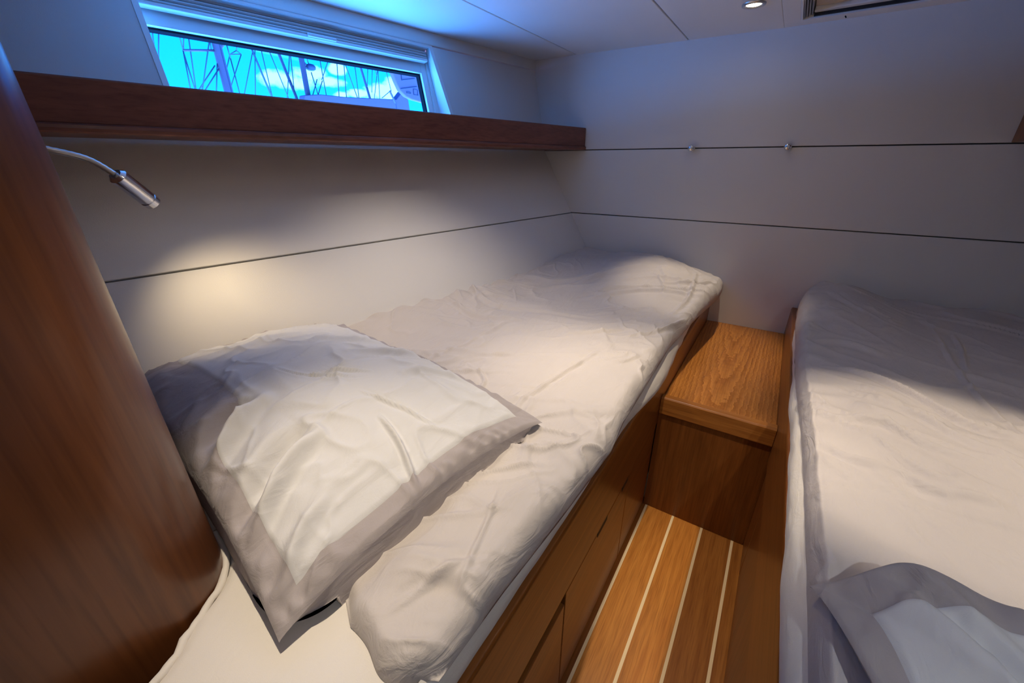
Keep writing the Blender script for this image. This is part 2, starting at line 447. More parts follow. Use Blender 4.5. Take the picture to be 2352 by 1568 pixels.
m = MB(); m.box(-0.199, -0.186, -0.45, 1.028, -0.999, -0.986); m.build('kick_board', TEAK_Y, bf)
for (ya, yb_) in ((0.585, 0.640), (0.735, 0.775)):
    m = MB(); m.box(-0.1800, -0.1750, ya, yb_, -0.7055, -0.6905); m.build('finger_pull', DARK, bf)

# --- starboard berth front
bs = thing('berth_front', (0.12, 0.5, -1.0), 'long teak berth front on the right of the aisle, under the half-shadowed bed', 'berth front')
m = MB()
prof = [(0.104, -0.700), (0.104, -0.512), (0.106, -0.505), (0.122, -0.505), (0.124, -0.512), (0.124, -0.700)]
m.extr(prof, lambda a, x, z: (x, a, z), -0.45, YB - .002)
m.build('rail_board', TEAK_Y, bs, bevel=0.0015)
for (ya, yb_) in ((-0.45, 0.40), (0.404, 0.905), (0.909, 1.028)):
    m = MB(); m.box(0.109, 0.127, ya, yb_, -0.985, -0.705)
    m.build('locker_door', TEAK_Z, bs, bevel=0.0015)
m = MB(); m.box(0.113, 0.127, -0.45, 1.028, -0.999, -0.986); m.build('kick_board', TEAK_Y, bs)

# --- step locker at the end of the aisle
st = thing('step_locker', (-0.035, 1.03, -1.0), 'teak step locker closing the far end of the aisle between both beds', 'step')
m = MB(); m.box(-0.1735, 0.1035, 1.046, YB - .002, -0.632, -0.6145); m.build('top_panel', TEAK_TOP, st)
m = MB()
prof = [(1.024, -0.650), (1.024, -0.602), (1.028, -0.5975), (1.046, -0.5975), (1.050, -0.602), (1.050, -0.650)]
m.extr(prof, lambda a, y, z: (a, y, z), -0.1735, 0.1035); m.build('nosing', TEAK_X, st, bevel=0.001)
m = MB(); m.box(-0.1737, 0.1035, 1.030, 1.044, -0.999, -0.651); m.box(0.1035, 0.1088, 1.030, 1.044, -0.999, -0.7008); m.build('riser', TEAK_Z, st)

# --- wooden end of the aft partition (round-cornered)
po_ = thing('partition_end', (-0.6, 0.0, -1.0), 'tall dark reddish wooden partition end with a rounded edge, beside the big pillow', 'partition')
m = MB()
cx_, cy_, r_ = -0.545, 0.0141, 0.085
pts = [(-1.28, cy_ + r_)]
for k in range(25):
    t = math.radians(90 - 90 * k / 24)
    pts.append((cx_ + r_ * math.cos(t), cy_ + r_ * math.sin(t)))
pts += [(-0.46, -0.28), (-1.28, -0.28)]
m.prism(pts, -0.999, cz(-0.9) - 0.001)
o = m.build('panel', POSTW, po_)
o.data.polygons.foreach_set('use_smooth', [abs(p.normal.z) < 0.5 for p in o.data.polygons])
md = o.modifiers.new('es', 'EDGE_SPLIT'); md.split_angle = math.radians(40)

# --- shelf under the window
sh = thing('wall_shelf', (-0.95, 0.9, 0.05), 'long reddish wooden shelf with a deep fascia running below the window', 'shelf')
FX = lambda y: -0.784 - math.tan(WA) * (YB - y)        # line of the fascia's face
def ff(y, d, z):                                         # d: inboard distance from the face
    return (FX(y) + d * math.cos(WA), y - d * math.sin(WA), z)
m = MB()
prof = [(0.0, 0.066), (0.0, 0.132), (-0.002, 0.136), (-0.016, 0.136), (-0.018, 0.132), (-0.018, 0.066)]
m.extr(prof, lambda a, d, z: ff(a, d, z), -0.02, YB - .006)
m.build('fascia', SHELFW, sh, bevel=0.0012)
m = MB()
prof = [(-0.018, 0.066), (0.000, 0.066), (0.0045, 0.063), (0.0055, 0.058), (0.0045, 0.053), (0.0, 0.0505), (-0.018, 0.0505)]
m.extr(prof, lambda a, d, z: ff(a, d, z), -0.02, YB - .006)
m.build('lower_lip', SHELFW, sh, smooth=False)
m = MB()
v0 = []
for y in (0.10, YB - .006):
    v0.append((ff(y, -0.018, 0.052), ff(y, -0.018, 0.062)))
a = [ff(0.10, -0.0181, 0.0515), ff(YB - .006, -0.0181, 0.0515)]
w0 = UP(0.10, 0.058, 0.003); w1 = UP(YB - .006, 0.058, 0.003)
m.hexa([(a[0][0], a[0][1], 0.0515), (a[1][0], a[1][1], 0.0515), (w1[0], w1[1], 0.0515), (w0[0], w0[1], 0.0515)],
       [(a[0][0], a[0][1], 0.0635), (a[1][0], a[1][1], 0.0635), (w1[0], w1[1], 0.0635), (w0[0], w0[1], 0.0635)])
m.build('shelf_board', SHELFW, sh)

# --- overhead locker at the right edge of the picture
ol = thing('overhead_locker', (0.75, 1.5, 0.043), 'wooden overhead locker corner at the right edge above the shadowed bed', 'locker')
m = MB(); m.box(0.483, 0.86, 1.20, YB - .002, 0.045, 0.30); m.build('carcass', TEAK_Z, ol, bevel=0.003)
m = MB(); m.box(0.50, 0.85, 1.188, 1.1995, 0.055, 0.29); dr = m.build('door', TEAK_Z, ol, bevel=0.002)
m = MB(); m.tube([(0.54, 1.187, 0.17), (0.54, 1.178, 0.17)], 0.007, 14); m.build('knob', CHROME, dr)

# ================================================================ FITTINGS
# pleated blind folded up at the window head
bl = thing('pleated_blind', UP(0.84, 0.34, -0.02), 'white pleated blind folded up along the top of the window', 'blind')
m = MB()
n_ = 4; z0, z1 = 0.3345, 0.366
prof = []
for k in range(n_):
    h_ = (z1 - z0) / n_; b_ = z0 + h_ * k
    prof += [(-0.0225, b_), (-0.0195, b_ + h_ * 0.25), (-0.0195, b_ + h_ * 0.55), (-0.0225, b_ + h_ * 0.82), (-0.033, b_ + h_ * 0.84), (-0.033, b_ + h_ * 0.985)]
prof += [(-0.040, z1), (-0.040, z0)]
m.extr(prof, lambda a, off, z: UP(a, z, off), 0.44, 1.2255)
m.build('pleats', BLINDM, bl)
m = MB()
prof = [(-0.020, 0.3265), (-0.018, 0.329), (-0.020, 0.334), (-0.040, 0.334), (-0.040, 0.3265)]
m.extr(prof, lambda a, off, z: UP(a, z, off), 0.44, 1.2265); m.build('bottom_rail', WHITE, bl, bevel=0.0008)
m = MB()
prof = [(-0.0178, 0.3275), (-0.013, 0.328), (-0.011, 0.332), (-0.013, 0.3365), (-0.0178, 0.337)]
m.extr(prof, lambda a, off, z: UP(a, z, off), 0.825, 0.905); m.build('pull_handle', WHITE, bl, bevel=0.001)

# hatch in the deckhead with its roller blind drawn
ht = thing('ceiling_hatch', (0.2, 1.45, 0.39), 'ceiling hatch with a white frame, dark gap and beige blind, top right corner', 'hatch')
m = MB()
zc_ = 0.389
fw = 0.0055
for (a0, a1, b0, b1) in ((HX0, HX0 + fw, HY0, HY1), (HX1 - fw, HX1, HY0, HY1), (HX0 + fw, HX1 - fw, HY1 - fw, HY1), (HX0 + fw, HX1 - fw, HY0, HY0 + fw)):
    m.box(a0, a1, b0, b1, zc_ - 0.0015, zc_ + 0.012)
m.build('frame', WHITE, ht, bevel=0.001)
m = MB()
for k in range(4):
    x = HX0 + 0.0056 + 0.006 * k
    m.box(x, x + 0.0042, HY0 + .01, HY1 - .006, zc_ + 0.002 + 0.002 * k, zc_ + 0.06)
m.build('side_track', GREYM, ht, bevel=0.0008)
m = MB(); m.box(HX0 + .0301, HX1 - .006, HY1 - 0.0145, HY1 - .0058, zc_ + 0.003, zc_ + 0.06); m.build('dark_gap', DARK, ht)
m = MB(); m.box(HX0 + .0302, HX1 - .006, HY1 - 0.038, HY1 - 0.015, zc_ + 0.010, zc_ + 0.022); m.build('blind_rail', WHITE, ht, bevel=0.002)
m = MB()
pr = []
for k in range(40):
    y = HY1 - 0.039 - k * (HY1 - HY0 - 0.05) / 39
    pr.append((y, zc_ + 0.020 + (0.0015 if k % 2 else 0)))
pr += [(pr[-1][0], zc_ + 0.03), (pr[0][0], zc_ + 0.03)]
m.extr(pr, lambda a, y, z: (a, y, z), HX0 + .0302, HX1 - .006); m.build('blind', BEIGE, ht)
m = MB(); m.box(HX0, HX1, HY0, HY1, zc_ + 0.07, zc_ + 0.08); m.build('hatch_lid', DARK, ht)
m = MB(); m.tube([(0.024, HY1 + .022, zc_ - 0.001), (0.027, HY1 + .030, zc_ - 0.003)], 0.0016, 8); m.build('clip', GASK, ht)

# chrome studs on the upper seam of the bulkhead
def make_hook(x, label):
    z = zg1(x)
    t = thing('wall_hook', (x, YB, z), label, 'hook', 'small chrome hooks on the seam')
    m = MB(); m.tube([(x, YB - .0002, z), (x, YB - 0.004, z)], 0.0115, 20); m.build('base_plate', CHROME, t, bevel=0.001)
    m = MB(); m.tube([(x, YB - .004, z), (x, YB - 0.014, z), (x, YB - .018, z)], [0.005, 0.0045, 0.007], 14); m.build('stem', CHROME, t)
    m = MB()
    pts = []; rs = []
    for k in range(9):
        a = math.pi * k / 8
        pts.append((x, YB - .018 - 0.0075 * (1 - math.cos(a)), z)); rs.append(max(0.0006, 0.0115 * math.sin(a)))
    m.tube(pts, rs, 18); m.build('knob', CHROME, t, smooth=True)
make_hook(-0.347, 'small chrome hook on the wall seam nearer the wooden shelf')
make_hook(-0.038, 'small chrome hook on the wall seam farther from the shelf, nearer the hatch')

# gooseneck reading lamp, port
def reading_lamp(base, nrm, pts, h0, h1, label):
    t = thing('reading_lamp', base, label, 'lamp')
    b = Vector(base); n3 = Vector(nrm)
    m = MB(); m.tube([b + n3 * 0.0003, b + n3 * 0.008], 0.022, 28); m.build('base_plate', SATIN, t, bevel=0.0015)
    m = MB()
    ctrl = [b + n3 * 0.008] + [Vector(p) for p in pts] + [Vector(h0)]
    sm = []
    for i in range(len(ctrl) - 1):                     # catmull-rom
        p0, p1, p2, p3 = ctrl[max(0, i - 1)], ctrl[i], ctrl[i + 1], ctrl[min(len(ctrl) - 1, i + 2)]
        for k in range(10):
            u = k / 10
            sm.append(0.5 * ((2 * p1) + (p2 - p0) * u + (2 * p0 - 5 * p1 + 4 * p2 - p3) * u * u + (3 * p1 - p0 - 3 * p2 + p3) * u ** 3))
    sm.append(ctrl[-1])
    m.tube(sm, [0.0042 + 0.0006 * (i % 2) for i in range(len(sm))], 12); m.build('gooseneck', SATIN, t, smooth=True)
    h0 = Vector(h0); h1 = Vector(h1); d = (h1 - h0)
    m = MB()
    m.tube([h0, h0 + d * 0.06, h0 + d * 0.07, h0 + d * 0.82, h0 + d * 0.83, h0 + d * 0.86, h0 + d * 0.87, h1],
           [0.009, 0.013, 0.0135, 0.0135, 0.0122, 0.0122, 0.0135, 0.0132], 28, cap=True)
    hd = m.build('head', CHROME, t)
    hd.data.polygons.foreach_set('use_smooth', [len(p.vertices) == 4 for p in hd.data.polygons])
    md = hd.modifiers.new('es', 'EDGE_SPLIT'); md.split_angle = math.radians(30)
    dn = d.normalized()
    m = MB(); m.tube([h1 + dn * 0.0002, h1 + dn * 0.0014], 0.0095, 24); m.build('lens', BULB, hd)
    return t, h1, dn
LAMP_P, lp_tip, lp_dir = reading_lamp((-0.925, 0.0993, 0.030), (0, 1, 0), [(-0.915, 0.135, 0.028), (-0.904, 0.172, 0.020), (-0.902, 0.206, 0.008)],
    (-0.900, 0.229, -0.013), (-0.924, 0.271, -0.060), 'slim chrome gooseneck reading lamp hanging under the shelf above the pillow')
LAMP_S, ls_tip, ls_dir = reading_lamp((0.985, 0.30, 0.02), (-1, 0, 0), [(0.93, 0.31, 0.035), (0.87, 0.33, 0.03)], (0.82, 0.36, 0.01), (0.775, 0.39, -0.03),
    'gooseneck reading lamp on the right hull side, outside the picture')

# downlights in the deckhead
def downlight(x, y, label):
    z = cz(x)
    t = thing('downlight', (x, y, z), label, 'light', 'recessed ceiling downlights')
    m = MB()
    n = 36; rr = [(0.030, 0.0), (0.029, -0.0035), (0.023, -0.0045), (0.019, -0.002), (0.018, 0.004)]
    v = []; f = []
    for r, dz in rr:
        v += [(x + r * math.cos(2 * math.pi * k / n), y + r * math.sin(2 * math.pi * k / n), z + dz) for k in range(n)]
    for i in range(len(rr) - 1):
        f += [(i * n + k, i * n + (k + 1) % n, (i + 1) * n + (k + 1) % n, (i + 1) * n + k) for k in range(n)]
    mesh('rim', v, f, SATIN, t, True)
    m.tube([(x, y, z - 0.0012), (x, y, z - 0.0002)], 0.0185, 30); m.build('lens', BULB, t)
    return t
DL = [(-0.192, 1.499, 'lit round downlight in the ceiling left of the hatch'),
      (-0.34, 0.20, 'round downlight above the pillow end of the left bed, outside the picture'),
      (-0.192, 0.73, 'round downlight above the aisle, outside the picture'),
      (0.30, 0.765, 'round downlight above the right bed, outside the picture'),
      (0.42, -0.08, 'cool white downlight near the aft bulkhead, behind the photographer'),  # added fill light, not one of the cabin's own downlights
      (-0.62, 0.74, 'round downlight above the left bed beside the window, outside the picture')]
DLO = [downlight(*d) for d in DL]
# ================================================================ BEDDING
def sst(a, b, x):
    t = np.clip((x - a) / (b - a), 0, 1); return t * t * (3 - 2 * t)

def vnoise(x, y, seed=0):
    """smooth value noise on arrays, range about -1..1"""
    xi = np.floor(x).astype(np.int64); yi = np.floor(y).astype(np.int64)
    fx = x - xi; fy = y - yi
    fx = fx * fx * fx * (fx * (fx * 6 - 15) + 10); fy = fy * fy * fy * (fy * (fy * 6 - 15) + 10)
    def h(a, b):
        n = (a * 374761393 + b * 668265263 + seed * 974711) & 0x7fffffff
        n = ((n ^ (n >> 13)) * 1274126177) & 0x7fffffff
        n = n ^ (n >> 16)
        return (n & 0xffff) / 32767.5 - 1.0
    return (h(xi, yi) * (1 - fx) + h(xi + 1, yi) * fx) * (1 - fy) + (h(xi, yi + 1) * (1 - fx) + h(xi + 1, yi + 1) * fx) * fy

def fbm(x, y, oct=4, seed=0):
    r = 0; a = 1.0
    for i in range(oct):
        r = r + a * vnoise(x * 2 ** i + 7.3 * i, y * 2 ** i - 3.1 * i, seed + i); a *= 0.5
    return r

def ridged(x, y, seed=0, p=3.0):
    """thin crease-like ridges"""
    w = fbm(x * 0.8, y * 0.8, 2, seed + 50) * 0.55
    return np.clip(1 - np.abs(vnoise(x + w, y - w, seed)) * 1.6, 0, 1) ** p

def seg_d(X, Y, pts):
    """distance to a polyline and parameter along it"""
    pts = np.array(pts); best = np.full(X.shape, 9.0); par = np.zeros(X.shape)
    L = np.r_[0, np.cumsum(np.hypot(*np.diff(pts, axis=0).T))]; tot = L[-1]
    for i in range(len(pts) - 1):
        a = pts[i]; b = pts[i + 1]; d = b - a; l2 = d @ d
        t = np.clip(((X - a[0]) * d[0] + (Y - a[1]) * d[1]) / l2, 0, 1)
        e = np.hypot(X - a[0] - t * d[0], Y - a[1] - t * d[1])
        m_ = e < best; best = np.where(m_, e, best); par = np.where(m_, (L[i] + t * math.sqrt(l2)) / tot, par)
    return best, par

def chaikin(p, n=3):
    p = [np.array(q, float) for q in p]
    for _ in range(n):
        r = [p[0]]
        for i in range(len(p) - 1):
            r += [p[i] * .75 + p[i + 1] * .25, p[i] * .25 + p[i + 1] * .75]
        r.append(p[-1]); p = r
    return p

def creases(X, Y, lst):
    z = np.zeros(X.shape)
    for pts, wdt, hgt in lst:
        d, t = seg_d(X, Y, chaikin(pts))
        f = np.sin(np.pi * np.clip(t * 0.96 + 0.02, 0, 1)) ** 0.6
        z += 1.5 * hgt * f * (np.exp(-(d / wdt) ** 2) - 0.45 * np.exp(-((d - 1.6 * wdt) / (1.3 * wdt)) ** 2))
    return z

def drop(d, r, H):
    t = np.clip(1 - d / r, 0, 1)
    return H * (1 - np.sqrt(np.clip(1 - t * t, 0, 1)))

def grid_mesh(name, G, mat, parent, thick=None, close=None):
    """G: (n,m,3) array in plan units"""
    n, m_, _ = G.shape
    v = [tuple(p) for p in G.reshape(-1, 3)]
    f = []
    for i in range(n - 1):
        for j in range(m_ - 1):
            f.append((i * m_ + j, i * m_ + j + 1, (i + 1) * m_ + j + 1, (i + 1) * m_ + j))
    if close is not None:                                # flat underside
        k = len(v)
        per = [(i, 0) for i in range(n)] + [(n - 1, j) for j in range(1, m_)] + [(i, m_ - 1) for i in range(n - 2, -1, -1)] + [(0, j) for j in range(m_ - 2, 0, -1)]
        for (i, j) in per:
            p = G[i, j]; v.append((p[0], p[1], min(close, p[2] - .0005)))
        N = len(per)
        for q_ in range(N):
            i0, j0 = per[q_]; i1, j1 = per[(q_ + 1) % N]
            f.append((i0 * m_ + j0, k + q_, k + (q_ + 1) % N, i1 * m_ + j1))
        f.append(tuple(range(k, k + N)))
    o = mesh(name, v, f, mat, parent, True)
    bm = bmesh.new(); bm.from_mesh(o.data); bmesh.ops.recalc_face_normals(bm, faces=bm.faces); bm.to_mesh(o.data); bm.free()
    return o

def hx(y, z):                                            # hull lining at height z
    return LO(0, -0.213)[0] + 0.57 * (-0.213 - z) + math.tan(WA) * y

# ---- mattresses (fitted sheets)
def mattress(name, top, bot, ztop, zbot, label, seed):
    """top/bot outlines with equal point counts"""
    t = MB(); n = len(top)
    t.add([(x, y, zbot) for x, y in bot] + [(x, y, ztop) for x, y in top],
          [tuple(range(n))[::-1], tuple(range(n, 2 * n))] + [(i, (i + 1) % n, n + (i + 1) % n, n + i) for i in range(n)])
    o = t.build(name, SHEET)
    bm = bmesh.new(); bm.from_mesh(o.data)
    bmesh.ops.bevel(bm, geom=[e for e in bm.edges if all(v.co.z > (zbot + 1.02) * S for v in e.verts)] , offset=0.017 * S, segments=5, profile=0.55, affect='EDGES')
    bmesh.ops.triangulate(bm, faces=[f_ for f_ in bm.faces if len(f_.verts) > 4])
    bm.to_mesh(o.data); bm.free()
    o.data.polygons.foreach_set('use_smooth', [True] * len(o.data.polygons))
    w = o.modifiers.new('wn', 'WEIGHTED_NORMAL')
    tag(o, label, 'mattress')
    return o
cxp, cyp, rp = -0.545, 0.0141, 0.0885
top = []; bot = []
for y in (1.778, 1.4, 1.0, 0.6, 0.3, 0.105):
    top.append((hx(y, -0.468) + 0.004, y)); bot.append((hx(y, -0.640) + 0.004, y))
for k in range(9):
    a = math.radians(90 - 75 * k / 8)
    p = (cxp + (rp + .0012) * math.cos(a), cyp + (rp + .0012) * math.sin(a)); top.append(p); bot.append(p)
for p in ((-0.437, 0.015), (-0.4265, -0.002), (-0.418, -0.025), (-0.40, -0.42), (-0.20, -0.42), (-0.1965, 0.1), (-0.195, 0.6), (-0.1955, 1.0), (-0.1955, 1.5), (-0.196, 1.778)):
    top.append(p); bot.append(p)
MAT_P = mattress('mattress', top, bot, -0.468, -0.640, 'cream sheeted mattress of the left bed, bare where it meets the wooden partition', 1)
# loose gathered hem of the fitted sheet along the partition
m = MB()
hem_line = chaikin([(-0.570, 0.1075), (-0.525, 0.1025), (-0.485, 0.083), (-0.4580, 0.048), (-0.4500, 0.032), (-0.4325, 0.012), (-0.4215, -0.008), (-0.412, -0.06)], 2)
pts = [(p[0] + 0.001 * math.sin(k * 1.9), p[1], -0.4715 + 0.001 * math.sin(k * 1.1)) for k, p in enumerate(hem_line)]
m.tube(pts, [0.0042 + 0.0004 * math.sin(i * 1.4) for i in range(len(pts))], 12)
m.build('gathered_hem', SHEET, None, smooth=True)
HEM = bpy.data.objects['gathered_hem']
HEM.parent = MAT_P

ts = []; tb = []
for p in ((0.128, 1.778), (0.128, 1.0), (0.128, 0.4), (0.128, -0.42), (0.84, -0.42), (0.78, 0.4), (0.72, 1.2), (0.68, 1.778)):
    ts.append(p); tb.append(p if p[0] < .3 else (p[0] - 0.06, p[1]))
MAT_S = mattress('mattress', ts, tb, -0.466, -0.640, 'sheeted mattress under the taupe duvet of the right bed', 2)
# the sheet's slack edge hanging over the starboard rail
ny, nz = 260, 12
yy = np.linspace(-0.40, 1.70, ny)[:, None] * np.ones((1, nz)); ww = np.linspace(0, 1, nz)[None, :] * np.ones((ny, 1))
lump = 0.5 + 0.5 * fbm(yy * 7, ww * 1.2, 3, 31)
xx = 0.134 - (0.026 + 0.006 * lump) * np.sin(ww * math.pi * 0.62) * (1 - 0.35 * sst(1.3, 1.7, yy)) + 0.003 * sst(0.95, 1.1, yy)
zz = -0.452 - 0.052 * ww ** 1.25 - 0.004 * lump * ww
sk = grid_mesh('sheet_skirt', np.dstack([xx, yy, zz]), SHEET, MAT_S)
sk.parent = MAT_S

yy = np.linspace(-0.40, 1.60, ny)[:, None] * np.ones((1, nz))
lump = 0.5 + 0.5 * fbm(yy * 6, ww * 1.2, 3, 77)
xx = -0.198 + (0.0135 + 0.007 * lump) * np.sin(ww * math.pi * 0.70) + 0.004 * np.exp(-((yy - 0.98) / 0.16) ** 2) * ww
zz = -0.462 - 0.0515 * ww ** 1.15 - 0.003 * lump * ww - 0.016 * np.exp(-((yy - 0.98) / 0.17) ** 2) * ww
xx = xx + 0.012 * sst(0.0, 1.0, ww) * np.exp(-((yy - 0.98) / 0.17) ** 2)
sk2 = grid_mesh('sheet_skirt', np.dstack([xx, yy, zz]), SHEET, MAT_P)
sk2.parent = MAT_P

# ---- port duvet
def clus(n, k=0.75):
    t = np.linspace(0, 1, n); return (1 - k) * t + k * (0.5 - 0.5 * np.cos(np.pi * t))
nS, nT = 300, 460
s1 = clus(nS, 0.7); t1 = clus(nT, 0.45)
s_, t_ = np.meshgrid(s1, t1)                      # rows = along the bed
def yn(x):                                         # aft hem of the duvet (runs on a slant under the pillow)
    u = np.clip((-0.300 - x) / 0.64, 0, 1)
    return 0.130 + 0.378 * u ** 1.05 - 0.014 * np.exp(-((x + 0.232) / 0.03) ** 2) + 0.016 * sst(-0.215, -0.182, x)
wob_y = 0.14 + t_ * 1.63
xr = np.interp(wob_y, [0.10, 0.15, 0.25, 0.37, 0.56, 0.65, 0.78, 1.05, 1.35, 1.6, 1.70, 1.78], [-0.185, -0.183, -0.180, -0.172, -0.163, -0.173, -0.176, -0.183, -0.163, -0.136, -0.136, -0.15])
xw = -0.7294 - 0.0035 - math.tan(WA) * (YB - wob_y)
X = xr + s_ * (xw - xr)
Yn = yn(X)
Y = Yn + t_ * (1.7815 - Yn)
xw = -0.7294 - 0.0035 - math.tan(WA) * (YB - Y); X = xr + s_ * (xw - xr)
dR = (xr - X); dW = (X - xw); dN = (Y - Yn) * 0.9; dF = 1.7815 - Y
sN = (xr - X) / (xr - xw)
# broad form
Z = -0.4265 + 0.030 * sst(0.70, 1.0, sN) + 0.006 * np.sin(Y * 5.2 + sN * 3)
foot = sst(1.22, 1.66, Y) * sst(-0.10, 0.50, sN) * (1 - 0.42 * sst(0.55, 1.0, sN))
Z += 0.075 * foot
Z += -0.012 * np.exp(-((Y - 1.15 - 0.10 * (sN - .5)) / 0.10) ** 2) * sst(0.0, 0.3, sN) * (1 - 0.6 * sst(.7, 1, sN))
Z += 0.010 * np.exp(-((Y - 0.90) / 0.14) ** 2) * np.exp(-((sN - 0.18) / 0.2) ** 2)
Z += 0.008 * np.exp(-((Y - 1.52) / 0.09) ** 2) * np.exp(-((sN - 0.16) / 0.14) ** 2)
Z += 0.0045 * fbm(X * 5, Y * 4, 3, 3)
Z -= 0.012 * sst(0.48, 0.14, Y) * sst(0.75, 0.5, sN)
Z -= 0.016 * sst(-0.275, -0.335, X) * sst(0.57, 0.45, Y - 0.06 * sst(-.3, -.9, X))
calm = 0.15 + 0.85 * sst(0.005, 0.06, dN)
# creases
a_ = 0.6
U = X * math.cos(a_) + Y * math.sin(a_); V = -X * math.sin(a_) + Y * math.cos(a_)
Z += calm * 0.0105 * ridged(U * 5.0, V * 14, 5, 3.5) * (0.35 + 0.65 * sst(-.2, .5, fbm(X * 3, Y * 3, 2, 8)))
Z += calm * 0.0060 * ridged(U * 16, V * 9, 6, 3.0) * sst(-.1, .6, fbm(X * 4, Y * 4, 2, 9))
Z += calm * 0.0085 * ridged(U * 11, V * 26, 7, 3.0) * sst(0.1, .7, fbm(X * 3.5 + 5, Y * 3.5, 2, 10))
Z += creases(X, Y, [
    ([(-0.70, 0.46), (-0.647, 0.508), (-0.614, 0.791), (-0.60, 0.90)], 0.006, 0.0035),
    ([(-0.347, 0.528), (-0.353, 0.629), (-0.304, 0.864)], 0.005, 0.0045),
    ([(-0.438, 0.514), (-0.457, 0.609), (-0.548, 0.645)], 0.004, 0.0035),
    ([(-0.431, 0.929), (-0.348, 0.975), (-0.30, 1.032)], 0.006, 0.007),
    ([(-0.869, 0.927), (-0.715, 0.87), (-0.573, 0.935)], 0.009, 0.007),
    ([(-0.88, 1.05), (-0.72, 0.98), (-0.55, 1.05), (-0.42, 1.10)], 0.010, 0.006),
    ([(-0.614, 1.302), (-0.466, 1.55), (-0.254, 1.60)], 0.012, 0.005),
    ([(-0.52, 1.22), (-0.36, 1.38), (-0.17, 1.44)], 0.009, 0.006),
    ([(-0.222, 1.219), (-0.20, 1.40), (-0.232, 1.65)], 0.007, 0.005),
    ([(-0.30, 1.45), (-0.22, 1.50), (-0.15, 1.62)], 0.006, 0.006),
    ([(-0.28, 0.98), (-0.20, 1.10), (-0.175, 1.25)], 0.006, 0.006),
    ([(-0.40, 0.40), (-0.25, 0.45), (-0.19, 0.56)], 0.004, 0.0022),
    ([(-0.205, 0.20), (-0.235, 0.30), (-0.25, 0.36)], 0.004, 0.0025),
    ([(-0.26, 0.15), (-0.235, 0.22), (-0.20, 0.25)], 0.005, 0.003),
])
# gathered folds where the cloth is tucked to the hull, and pulls at the outer corner
Z += 0.010 * np.sin(Y * 74 + 3 * vnoise(Y * 6, sN, 4)) * np.exp(-(dW / 0.05) ** 2) * (0.5 + 0.5 * vnoise(Y * 5, sN * 0, 6))
Z += 0.0040 * np.sin(Y * 95 + 20 * X) * np.exp(-(dR / 0.05) ** 2) * sst(1.25, 1.6, Y)
Z += 0.0016 * np.sin(Y * 60 + 2 * vnoise(Y * 9, sN, 3)) * np.exp(-(dR / 0.04) ** 2)
dr = drop(dR, 0.026, 0.036) + drop(dN, 0.018, 0.036) + drop(dW, 0.022, 0.024) + drop(dF, 0.055, 0.05) * (0.4 + 0.6 * sst(.9, .1, sN))
# rounded foot corner
Z = np.maximum(Z - dr, -0.4655)
GP = Z.copy(); SP, TP = s1.copy(), t1.copy()
def duvet_p_top(x, y):
    xw_ = -0.7329 - math.tan(WA) * (YB - y)
    xr_ = -0.175
    s = np.clip((xr_ - x) / (xr_ - xw_), 0, 1); yn_ = yn(x); t = (y - yn_) / (1.7815 - yn_)
    j = np.interp(s, SP, np.arange(len(SP))).astype(int); i = np.interp(np.clip(t, 0, 1), TP, np.arange(len(TP))).astype(int)
    return np.where(t > -0.004, GP[i, j], -0.468 + 0.018 * sst(-0.52, -0.42, x))
DUV_P = grid_mesh('duvet', np.dstack([X, Y, Z]), DUVET, None, close=-0.4665)
tag(DUV_P, 'rumpled pale taupe duvet on the left bed, ending under the big pillow', 'duvet')
# piped edge along the aisle
# ---- starboard duvet
nS, nT = 280, 460
s1 = clus(nS, 0.6); t1 = clus(nT, 0.4)
s_, t_ = np.meshgrid(s1, t1)
Y = -0.40 + t_ * (1.7815 + 0.40)
xl = np.interp(Y, [-0.4, 0.3, 0.46, 0.74, 1.0, 1.15, 1.45, 1.62, 1.70, 1.7815], [0.116, 0.119, 0.120, 0.118, 0.111, 0.108, 0.106, 0.112, 0.126, 0.165])
xrr = np.interp(Y, [-0.4, 1.7815], [0.82, 0.66])
X = xl + s_ * (xrr - xl)
dL = X - xl; dR2 = xrr - X; dF = 1.7815 - Y; dN = Y + 0.40
Z = -0.432 + 0.004 * np.sin(Y * 4 + X * 6)
Z += 0.046 * sst(1.15, 1.62, Y) * np.exp(-((X - 0.23) / 0.13) ** 2)
Z += 0.020 * sst(1.25, 1.7, Y) * sst(0.3, 0.5, X)
Z += 0.018 * np.exp(-((Y - 0.90 + 0.35 * (X - 0.25)) / 0.16) ** 2) * sst(0.10, 0.26, X)
Z += 0.004 * fbm(X * 5, Y * 4, 3, 13)
a_ = -0.55
U = X * math.cos(a_) + Y * math.sin(a_); V = -X * math.sin(a_) + Y * math.cos(a_)
Z += 0.0105 * ridged(U * 4.5, V * 15, 15, 3.5) * (0.3 + 0.7 * sst(-.2, .5, fbm(X * 3, Y * 3, 2, 18)))
Z += 0.0080 * ridged(U * 9, V * 24, 17, 3.0) * sst(0.0, .7, fbm(X * 3.5 + 5, Y * 3.5, 2, 20))
